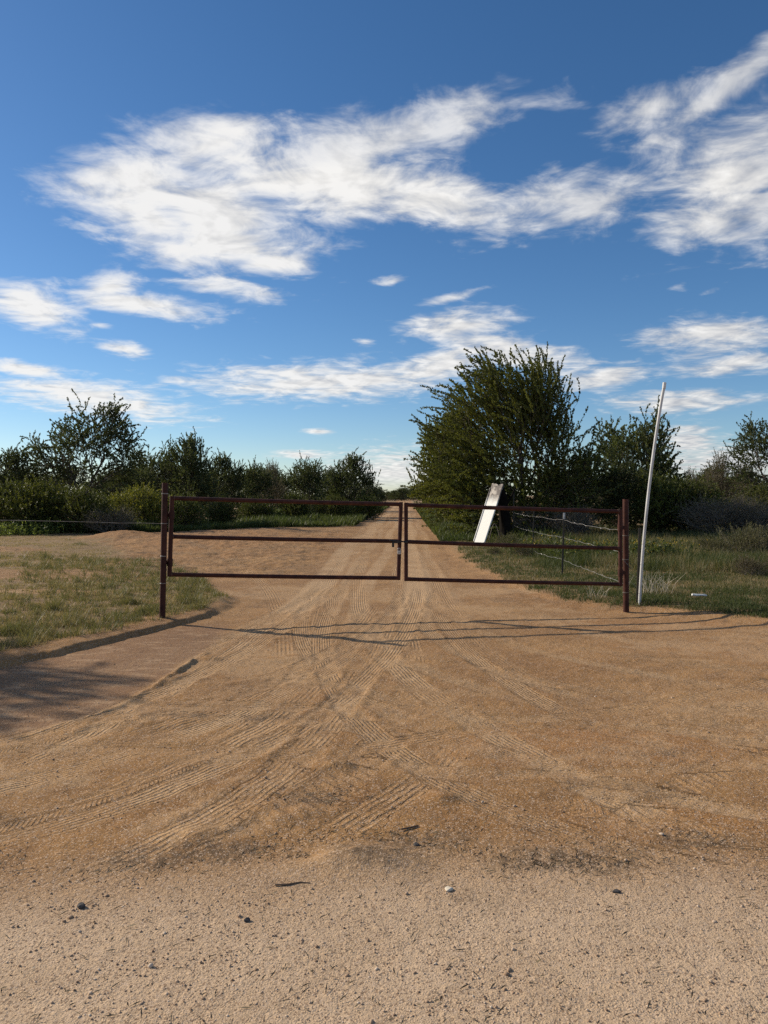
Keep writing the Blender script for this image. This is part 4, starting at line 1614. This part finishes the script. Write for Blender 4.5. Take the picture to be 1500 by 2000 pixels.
# --- the big wind-swept tree right of the track, built once
proto('big', M_leaf_olive, M_bark, seed=21,
      lobes=[(-0.3, 0, 3.6, 2.5, 2.1, 2.0, 4), (0.5, 0, 4.6, 1.7, 1.5, 1.5, 2.0), (1.7, 0.1, 3.9, 1.5, 1.5, 1.6, 1.7), (-1.6, 0, 2.6, 1.5, 1.7, 1.5, 2.4),
             (-0.2, -0.5, 1.3, 2.6, 1.6, 1.2, 3.2), (2.0, 0, 2.1, 1.2, 1.5, 1.6, 1.8), (-0.5, 0, 5.4, 0.8, 0.8, 0.75, 0.5)],
      stems=[[(0.2, 0, 0), (0.1, 0.05, 0.5), (-0.2, 0, 1.3), (-0.7, 0.1, 2.4)], [(0.25, 0, 0), (0.45, 0.1, 0.7), (0.6, 0.1, 1.8), (0.5, 0, 3.2)],
             [(0.3, 0.1, 0), (0.8, 0.1, 0.8), (1.4, 0.2, 2.0), (1.9, 0.2, 3.0)], [(0.1, -0.1, 0), (-0.5, -0.3, 0.6), (-1.3, -0.2, 1.4)]],
      n_tips=2700, wand=(0.45, 1.45), leaf=(0.078, 0.026), spacing=0.0150, wind=(-0.55, 0, 0.0), up=0.55, out=0.5, droop=0.10, shell=0.40, curl=0.2, spread=0.42, clumps=(150, 0.30))
# --- the tall open mesquite on the left, built once
proto('openmesq', M_leaf_dark, M_bark, seed=5,
      lobes=[(-0.4, 0, 3.7, 2.0, 1.7, 1.5, 3), (0.7, 0, 4.6, 1.5, 1.2, 1.2, 1.8), (-1.9, 0, 2.9, 1.5, 1.4, 1.2, 1.4), (1.9, 0, 3.4, 0.9, 1.1, 1.5, 0.8), (1.7, 0, 5.2, 0.5, 0.6, 0.5, 0.25), (1.2, 0, 2.3, 1.2, 1.2, 1.0, 0.5)],
      stems=[[(0, 0, 0), (0.05, 0, 0.8), (0.0, 0, 1.5), (-0.6, 0.1, 2.6), (-1.0, 0, 3.6)], [(0.02, 0, 1.2), (0.5, 0.1, 2.2), (1.1, 0, 3.2), (1.3, 0, 4.4)]],
      n_tips=1050, wand=(0.35, 0.95), leaf=(0.085, 0.030), spacing=0.0165, up=0.45, out=0.5, droop=0.05, shell=0.5, curl=0.55, spread=0.42, clumps=(95, 0.22))
proto('mesq', M_leaf_dark, M_bark, seed=6,
      lobes=[(0, 0, 3.0, 1.6, 1.6, 1.5, 3), (0.3, 0, 4.1, 0.9, 0.9, 0.9, 1), (-1.1, 0, 2.4, 1.1, 1.2, 1.1, 1), (1.2, 0.2, 2.5, 1.1, 1.2, 1.1, 1), (0, 0, 1.2, 2.0, 1.7, 1.0, 2.2)],
      stems=[[(0, 0, 0), (-0.1, 0, 0.6), (-0.4, 0, 1.6), (-0.5, 0, 2.6)], [(0.05, 0, 0), (0.3, 0.1, 0.8), (0.5, 0, 2.0), (0.4, 0, 3.2)], [(0, 0, 0), (0.5, -0.1, 0.7), (1.0, 0, 1.6)]],
      n_tips=1200, wand=(0.35, 0.95), leaf=(0.088, 0.032), spacing=0.0165, up=0.6, out=0.5, droop=0.0, curl=0.4, spread=0.42, clumps=(80, 0.25))
proto('mesq2', M_leaf_dark, M_bark, seed=16,
      lobes=[(0.2, 0, 2.9, 1.9, 1.7, 1.3, 3), (-0.9, 0, 3.6, 1.0, 1.0, 0.9, 1.2), (1.3, 0, 3.3, 0.9, 1.0, 0.9, 1), (-1.6, 0, 2.2, 1.0, 1.1, 0.9, 0.8), (0.3, 0, 1.2, 2.3, 1.7, 1.0, 2.3)],
      stems=[[(0, 0, 0), (-0.2, 0, 0.6), (-0.6, 0, 1.8), (-0.9, 0, 2.8)], [(0.05, 0, 0), (0.4, 0.1, 0.9), (0.9, 0, 2.0), (1.2, 0, 2.8)]],
      n_tips=1200, wand=(0.35, 0.95), leaf=(0.088, 0.032), spacing=0.0165, up=0.55, out=0.55, droop=0.05, curl=0.5, spread=0.42, clumps=(80, 0.25))
# --- dense rounded shrub
proto('shrub', M_leaf_olive, M_bark, seed=8,
      lobes=[(0, 0, 0.85, 1.35, 1.2, 0.85, 3), (-0.8, 0, 0.7, 0.9, 0.9, 0.65, 1), (0.8, 0.1, 0.65, 0.9, 0.9, 0.6, 1), (0.1, 0, 1.45, 0.75, 0.7, 0.5, 0.8)],
      stems=[[(0, 0, 0), (0.0, 0, 0.3)], [(0.05, 0, 0), (0.4, 0.1, 0.4)], [(-0.05, 0, 0), (-0.4, -0.1, 0.4)], [(0, 0.05, 0), (0.1, 0.4, 0.4)], [(0, -0.05, 0), (-0.1, -0.4, 0.4)]],
      n_tips=1300, wand=(0.20, 0.46), leaf=(0.062, 0.019), spacing=0.014, up=0.6, out=0.5, droop=0.0, step=0.16, twig_r=0.003, curl=0.25, spread=0.6, clumps=(90, 0.16))
# --- feathery dry shrub
proto('feather', M_leaf_grey, M_barkpale, seed=10,
      lobes=[(0, 0, 2.0, 0.95, 0.9, 1.1, 3), (0.2, 0, 3.0, 0.5, 0.5, 0.7, 1), (-0.8, 0, 1.6, 0.7, 0.7, 0.9, 1), (0.8, 0, 1.5, 0.7, 0.7, 0.9, 1)],
      stems=[[(0, 0, 0), (0, 0, 0.8), (0.1, 0, 2.0)], [(0.02, 0, 0), (0.4, 0, 1.0)], [(-0.02, 0, 0), (-0.4, 0, 1.0)]],
      n_tips=900, wand=(0.30, 0.60), leaf=(0.060, 0.012), spacing=0.017, up=0.9, out=0.35, droop=-0.05, step=0.18, twig_r=0.0035, curl=0.15, spread=0.5)
# --- tangle of bare twigs
proto('tangle', M_leaf_grey, M_barkpale, seed=12,
      lobes=[(0, 0, 0.8, 1.5, 1.0, 0.8, 3), (0.9, 0, 1.0, 0.9, 0.8, 0.7, 1), (-0.9, 0, 0.9, 0.9, 0.8, 0.7, 1)],
      stems=[[(0, 0, 0), (0.1, 0, 0.4)], [(0.3, 0, 0), (0.8, 0.1, 0.6)], [(-0.3, 0, 0), (-0.8, -0.1, 0.6)]],
      n_tips=1200, wand=(0.25, 0.60), leaf=(0.045, 0.014), spacing=0.05, up=0.35, out=0.6, droop=0.2, step=0.16, twig_r=0.0042, curl=0.8)
# --- bunch-grass like shrub
proto('bunch', M_leaf_grey, M_barkpale, seed=14,
      lobes=[(0, 0, 0.28, 0.55, 0.5, 0.26, 3), (0.2, 0, 0.42, 0.3, 0.3, 0.2, 1)],
      stems=[[(0, 0, 0), (0, 0, 0.08)], [(0.1, 0, 0), (0.2, 0, 0.1)], [(-0.1, 0, 0), (-0.2, 0, 0.1)]],
      n_tips=420, wand=(0.16, 0.36), leaf=(0.055, 0.0055), spacing=0.018, up=1.0, out=0.35, droop=-0.05, step=0.12, twig_r=0.002, curl=0.12, spread=0.35)


def base_at(px, D):
    v = pix_dir(px, 968)
    x = v.x / v.y * D
    return Vector((x, D, gz(x, D) - 0.03))


def place(key, name, px, top, D, h0, label, cat='tree', group=None, rz=0.0, wx=1.0, tint=(1, 1, 1), leafmat=None, cn='crown'):
    """stand a plant at bearing px and distance D so that it is as tall as the photograph shows"""
    b = base_at(px, D)
    ht = at(px, top, D).z - b.z
    s = ht / proto_h[key]
    return plant(key, name, b, (s * wx, s * wx, s), rz, label, cat, group, tint, leafmat, cn)


G_R = 'trees and shrubs right of the track'
G_L = 'trees and shrubs left of the track'
place('big', 'desert_tree', 992, 688, 27.5, 6.35, 'largest tree, a dense wind swept green tree behind the leaning white board', 'tree', G_R, 0.0, 0.90)
place('mesq', 'desert_tree', 880, 790, 36, 4.9, 'lower green tree pressed against the left flank of the largest tree', 'tree', G_R, 0.7, 0.72, (1.2, 1.2, 0.9), M_leaf_olive)
place('mesq2', 'desert_tree', 1238, 808, 33, 4.5, 'loose crowned tree directly behind the leaning white pole', 'tree', G_R, 2.0, 0.85, (1.15, 1.15, 1.1))
place('feather', 'feathery_shrub', 1402, 882, 36, 3.75, 'tall feathery grey brown shrub in the gap right of the pole', 'shrub', G_R, 0.4, 0.9)
place('feather', 'feathery_shrub', 1352, 915, 35, 3.75, 'shorter feathery grey brown shrub just left of the tall feathery one', 'shrub', G_R, 1.9, 0.95)
place('feather', 'feathery_shrub', 1452, 905, 38, 3.75, 'feathery grey shrub between the tall feathery one and the right edge tree', 'shrub', G_R, 4.0, 0.95)
place('openmesq', 'desert_tree', 1520, 815, 34, 5.85, 'dark open tree cut off by the right edge of the picture', 'tree', G_R, 2.6, 0.85)
for px, top, D, key, rz, wx, tint, lab in (
        (1130, 880, 28.5, 'mesq', 0.3, 1.0, (0.8, 0.8, 0.9), 'dark shrubby tree at the right foot of the largest tree'),
        (1215, 900, 29, 'mesq2', 1.2, 1.0, (0.85, 0.85, 0.8), 'dark green thicket tree behind the right gate post'),
        (1290, 925, 28.5, 'shrub', 0.9, 0.9, (1.0, 1.05, 0.9), 'rounded olive shrub just right of the leaning pole'),
        (1345, 935, 28, 'shrub', 2.9, 0.95, (0.8, 0.85, 0.8), 'dark rounded shrub below the short feathery shrub'),
        (1480, 945, 29, 'shrub', 4.1, 0.95, (0.8, 0.8, 0.75), 'dark rounded shrub at the right edge under the open tree')):
    place(key, 'thicket_shrub', px, top, D, {'mesq': 4.9, 'mesq2': 4.5, 'shrub': 2.0}[key], lab, 'shrub', G_R, rz, wx, tint)
place('tangle', 'brush_tangle', 1412, 962, 26, 1.85, 'grey brown tangle of bare brush at far right', 'brush', G_R, 0.2, 1.15)
place('tangle', 'brush_tangle', 1480, 972, 25.5, 1.85, 'grey brown tangle of bare brush against the right edge', 'brush', G_R, 2.2, 1.1)
place('tangle', 'brush_tangle', 1120, 985, 25.5, 1.85, 'bare twig tangle behind the fence wires', 'brush', G_R, 1.0, 1.1)
place('tangle', 'brush_tangle', 1050, 985, 25.8, 1.85, 'bare twig tangle beside the charred stump', 'brush', G_R, 3.6, 0.9)
for px, top, D, rz, tint, lab in ((1450, 1022, 17.5, 0.3, (0.85, 0.95, 0.72), 'large grey green bunch shrub in the right grass'),
                                  (1495, 1030, 17.0, 1.5, (0.85, 0.92, 0.70), 'grey green bunch shrub touching the right edge'),
                                  (1390, 1045, 17.8, 2.2, (0.70, 0.80, 0.55), 'lower bunch shrub left of the large one in the right grass'),
                                  (1470, 1082, 13.4, 3.3, (0.85, 0.80, 0.66), 'dry low bunch shrub in front of the large one'),
                                  (990, 1040, 20.5, 0.9, (0.75, 0.85, 0.45), 'green tuft at the foot of the charred stump'),
                                  (1020, 1058, 18.0, 2.4, (0.65, 0.72, 0.45), 'dark tuft below the middle gate rail near the stump'),
                                  (965, 1066, 18.6, 5.0, (0.75, 0.85, 0.5), 'green tuft below the leaning white board')):
    place('bunch', 'bunch_shrub', px, top, D, 0.78, lab, 'shrub', 'bunch shrubs in the right grass', rz, 1.05, tint, None, 'foliage')

place('openmesq', 'desert_tree', 160, 782, 34, 5.85, 'tall open crowned dark tree at left with forked trunk', 'tree', G_L, 0.0, 0.92)
place('mesq', 'desert_tree', 15, 876, 33, 4.9, 'dark tree at the left edge beside the tall open tree', 'tree', G_L, 1.0, 0.95)
place('mesq2', 'desert_tree', 255, 905, 37, 4.5, 'low dark tree just right of the tall open tree', 'tree', G_L, 0.5, 0.9)
place('mesq', 'desert_tree', 372, 848, 41, 4.9, 'dark mesquite tree above the left gate post, second tallest at left', 'tree', G_L, 2.2, 0.85)
place('mesq2', 'desert_tree', 302, 868, 43, 4.5, 'dark tree between the tall open tree and the second tallest', 'tree', G_L, 3.0, 0.80)
place('mesq', 'desert_tree', 442, 886, 45, 4.9, 'dark tree just right of the second tallest left tree', 'tree', G_L, 4.2, 0.85)
place('mesq2', 'desert_tree', 500, 905, 48, 4.5, 'rounded dark tree left of the pale twiggy one', 'tree', G_L, 1.4, 0.85)
place('feather', 'feathery_shrub', 528, 900, 52, 3.75, 'pale twiggy shrub rising above the left thicket', 'shrub', G_L, 1.1, 0.95)
place('mesq2', 'desert_tree', 600, 895, 50, 4.5, 'dark tree in the middle of the left thicket', 'tree', G_L, 5.1, 0.85)
place('mesq', 'desert_tree', 682, 886, 54, 4.9, 'dark spreading tree at the right end of the left thicket', 'tree', G_L, 0.2, 1.0)
for px, top, D, rz, wx, tint, lm, lab in (
        (20, 938, 27.5, 0.0, 1.0, (0.80, 0.85, 0.75), None, 'dense dark shrub at the left edge below the trees'),
        (88, 935, 27.8, 1.3, 0.95, (0.95, 0.95, 0.75), None, 'dense olive shrub below the tall open tree'),
        (160, 950, 27.2, 2.4, 0.95, (0.75, 0.8, 0.7), None, 'dark rounded shrub below the forked trunk'),
        (272, 948, 29.0, 3.1, 0.95, (1.45, 1.35, 1.0), M_leaf_bright, 'bright yellow green shrub just left of the gate post'),
        (355, 965, 30.0, 4.0, 0.90, (0.7, 0.78, 0.75), M_leaf_bright, 'green shrub seen through the left end of the gate'),
        (432, 972, 33.0, 5.0, 0.95, (0.60, 0.65, 0.6), None, 'black green shrub behind the top rail of the left leaf'),
        (500, 972, 37.0, 0.6, 0.95, (0.7, 0.75, 0.65), None, 'low dark shrub at the middle of the left thicket'),
        (575, 962, 43.0, 1.6, 1.0, (0.75, 0.8, 0.7), None, 'dark shrub under the middle tree of the left thicket'),
        (650, 966, 46.0, 2.6, 1.0, (0.75, 0.8, 0.7), None, 'dark shrub under the spreading tree of the left thicket'),
        (715, 968, 48.0, 3.6, 0.9, (0.85, 0.95, 0.7), None, 'green shrub at the verge where the track narrows')):
    place('shrub', 'thicket_shrub', px, top, D, 2.0, lab, 'shrub', G_L, rz, wx, tint, lm)
place('tangle', 'brush_tangle', 215, 985, 26.5, 1.85, 'dark brush at the dirt mound left of the gate', 'brush', G_L, 0.5, 0.9, (0.8, 0.9, 0.7))

# --- thicket further off on both sides, a row of low trees one cannot tell apart
rz_ = random.Random(33)
for k in range(16):
    px = -60 + k * 48 + rz_.uniform(-15, 15)
    if px > 715:
        continue
    D = rz_.uniform(62, 80)
    place(rz_.choice(('mesq', 'mesq2')), 'distant_tree', px, rz_.uniform(905, 925), D, 4.7, 'low dark tree in the distant row behind the left thicket', 'tree',
          'distant trees behind the left thicket', rz_.uniform(0, 6), 1.15, (1.0, 1.0, 1.0))
for k in range(9):
    px = 1080 + k * 56 + rz_.uniform(-18, 18)
    D = rz_.uniform(44, 60)
    place(rz_.choice(('mesq', 'mesq2')), 'distant_tree', px, rz_.uniform(905, 930), D, 4.7, 'low dark tree in the distant row behind the right thicket', 'tree',
          'distant trees behind the right thicket', rz_.uniform(0, 6), 1.15, (1.05, 1.05, 1.0))
for k, (px, top, D) in enumerate(((838, 900, 52), (830, 925, 66), (824, 940, 88), (818, 950, 120))):
    place('mesq2' if k % 2 else 'mesq', 'roadside_tree', px + 34, top, D, 4.7,
          ('nearest', 'second', 'third', 'farthest')[k] + ' of the roadside trees receding behind the largest tree', 'tree', 'roadside trees right of the track', k * 1.3, 1.05, (1.1, 1.1, 0.95), M_leaf_olive)
for k, (px, top, D) in enumerate(((722, 935, 70), (738, 950, 95), (748, 956, 135))):
    place('mesq2' if k % 2 else 'mesq', 'roadside_tree', px - 8, top, D, 4.7,
          ('nearest', 'middle', 'farthest')[k] + ' of the low trees lining the left of the far track', 'tree', 'roadside trees left of the track', k * 1.7 + 1, 1.1)
for k in range(13):
    px = 735 + k * 9.5 + rz_.uniform(-4, 4)
    place(rz_.choice(('mesq', 'mesq2')), 'horizon_tree', px, rz_.uniform(950, 960), rz_.uniform(210, 270), 4.7, 'tiny dark tree on the horizon at the end of the track', 'tree',
          'trees on the horizon at the end of the track', rz_.uniform(0, 6), 1.3)

# --- tree standing left of the view; only its shade on the clay pan shows
plant('mesq2', 'desert_tree', Vector((-9.1, 7.8, gz(-9.1, 7.8) - 0.03)), (0.72, 0.72, 0.78), 1.0, 'tree outside the left edge that shades the bare clay', 'tree')

# --- weeds, stalks and flowers near the gate
def tuft(name, px, py, n, h, sp, mat, label, cat, seed, w=0.006, lean=0.8):
    p = gp(px, py)
    g = np.random.default_rng(seed)
    V, Fc = [], []
    root = MB()
    for i in range(n):
        a_ = g.random() * 6.28
        r_ = sp * math.sqrt(g.random())
        q = Vector((math.cos(a_) * r_, math.sin(a_) * r_ * 0.7, -0.02))
        q.z = gz(p.x + q.x, p.y + q.y) - p.z - 0.02
        hh = h * (0.45 + 0.6 * g.random())
        ph = g.random() * 6.28
        d = Vector((math.cos(ph), math.sin(ph) * 0.6, 0)) * hh * lean * g.random()
        root.tube([q, q + d * 0.35 + Vector((0, 0, hh * 0.55)), q + d + Vector((0, 0, hh))], [w, w * 0.8, w * 0.3], 3, cap=False)
    o = root.build(name, mat, origin=(0, 0, 0))
    o.location = p
    tag(o, label, cat)
    return o


tuft('dry_stalks', 1280, 1160, 46, 0.42, 0.24, M_straw, 'pale dry stalks at the foot of the white pole', 'weeds', 3, 0.0035, 1.3)
tuft('dry_stalks', 1168, 1168, 14, 0.30, 0.14, M_straw, 'few pale dry stalks under the right gate leaf', 'weeds', 4, 0.003, 1.2)
tuft('dry_stalks', 1215, 1150, 12, 0.34, 0.14, M_straw, 'thin dry stalks behind the right gate post', 'weeds', 5, 0.003, 1.0)


def weed(px, py, n, h, sp, label, seed, flower=False, mat=None):
    p = gp(px, py)
    g = np.random.default_rng(seed)
    m = n
    x = g.normal(size=m) * sp
    y = g.normal(size=m) * sp * 0.6
    root = empty('flowering_weed' if flower else 'green_weed', p)
    zz = np.array([gz(p.x + a_, p.y + b_) - p.z for a_, b_ in zip(x, y)])
    hh = h * (0.4 + 0.7 * g.random(m))
    ph = g.random(m) * 6.28
    tip = np.stack([x + np.cos(ph) * hh * 0.3, y + np.sin(ph) * hh * 0.3, zz + hh], 1)
    bs = np.stack([x, y, zz - 0.02], 1)
    per = 14
    t = g.random((m, per))[:, :, None]
    pos = (bs[:, None] * (1 - t) + tip[:, None] * t).reshape(-1, 3)
    k = len(pos)
    ld = norm(g.normal(size=(k, 3)) + np.array([0, 0, 0.6]))
    lw = norm(np.cross(ld, g.normal(size=(k, 3))))
    ll = 0.075 * (0.5 + g.random((k, 1)))
    LV = np.stack([pos, pos + ld * ll * 0.5 + lw * ll * 0.2, pos + ld * ll, pos + ld * ll * 0.5 - lw * ll * 0.2], 1)
    me = mesh_np('foliage', LV.reshape(-1, 3), np.arange(k * 4).reshape(-1, 4), 4, {'v': np.repeat(g.random(k), 4)}, mat or M_weed)
    obj('foliage', me, root)
    if flower:
        f = tip[g.random(m) < 0.5]
        f = np.repeat(f, 3, 0) + g.normal(size=(len(f) * 3, 3)) * 0.02
        k = len(f)
        ld = norm(g.normal(size=(k, 3)))
        lw = norm(np.cross(ld, g.normal(size=(k, 3))))
        LV = np.stack([f - ld * 0.012, f + lw * 0.012, f + ld * 0.012, f - lw * 0.012], 1)
        obj('blossom', mesh_np('blossom', LV.reshape(-1, 3), np.arange(k * 4).reshape(-1, 4), 4, {'v': np.repeat(g.random(k), 4)}, M_flower), root)
    tag(root, label, 'weeds')
    return root


weed(80, 1042, 240, 0.55, 0.75, 'bright green weeds at left below the wire strand', 1, False, M_weed_fresh)
weed(20, 1045, 160, 0.45, 0.6, 'green weeds at the left edge below the wire strand', 2, False, M_weed_fresh)
weed(1285, 1092, 120, 0.42, 0.35, 'yellow flowering weeds behind the leaning pole', 3, True)
weed(1165, 1092, 130, 0.40, 0.55, 'yellow flowering weeds behind the right end of the gate', 4, True)
weed(1075, 1078, 90, 0.42, 0.5, 'yellow flowering weeds near the white tipped fence post', 5, True)
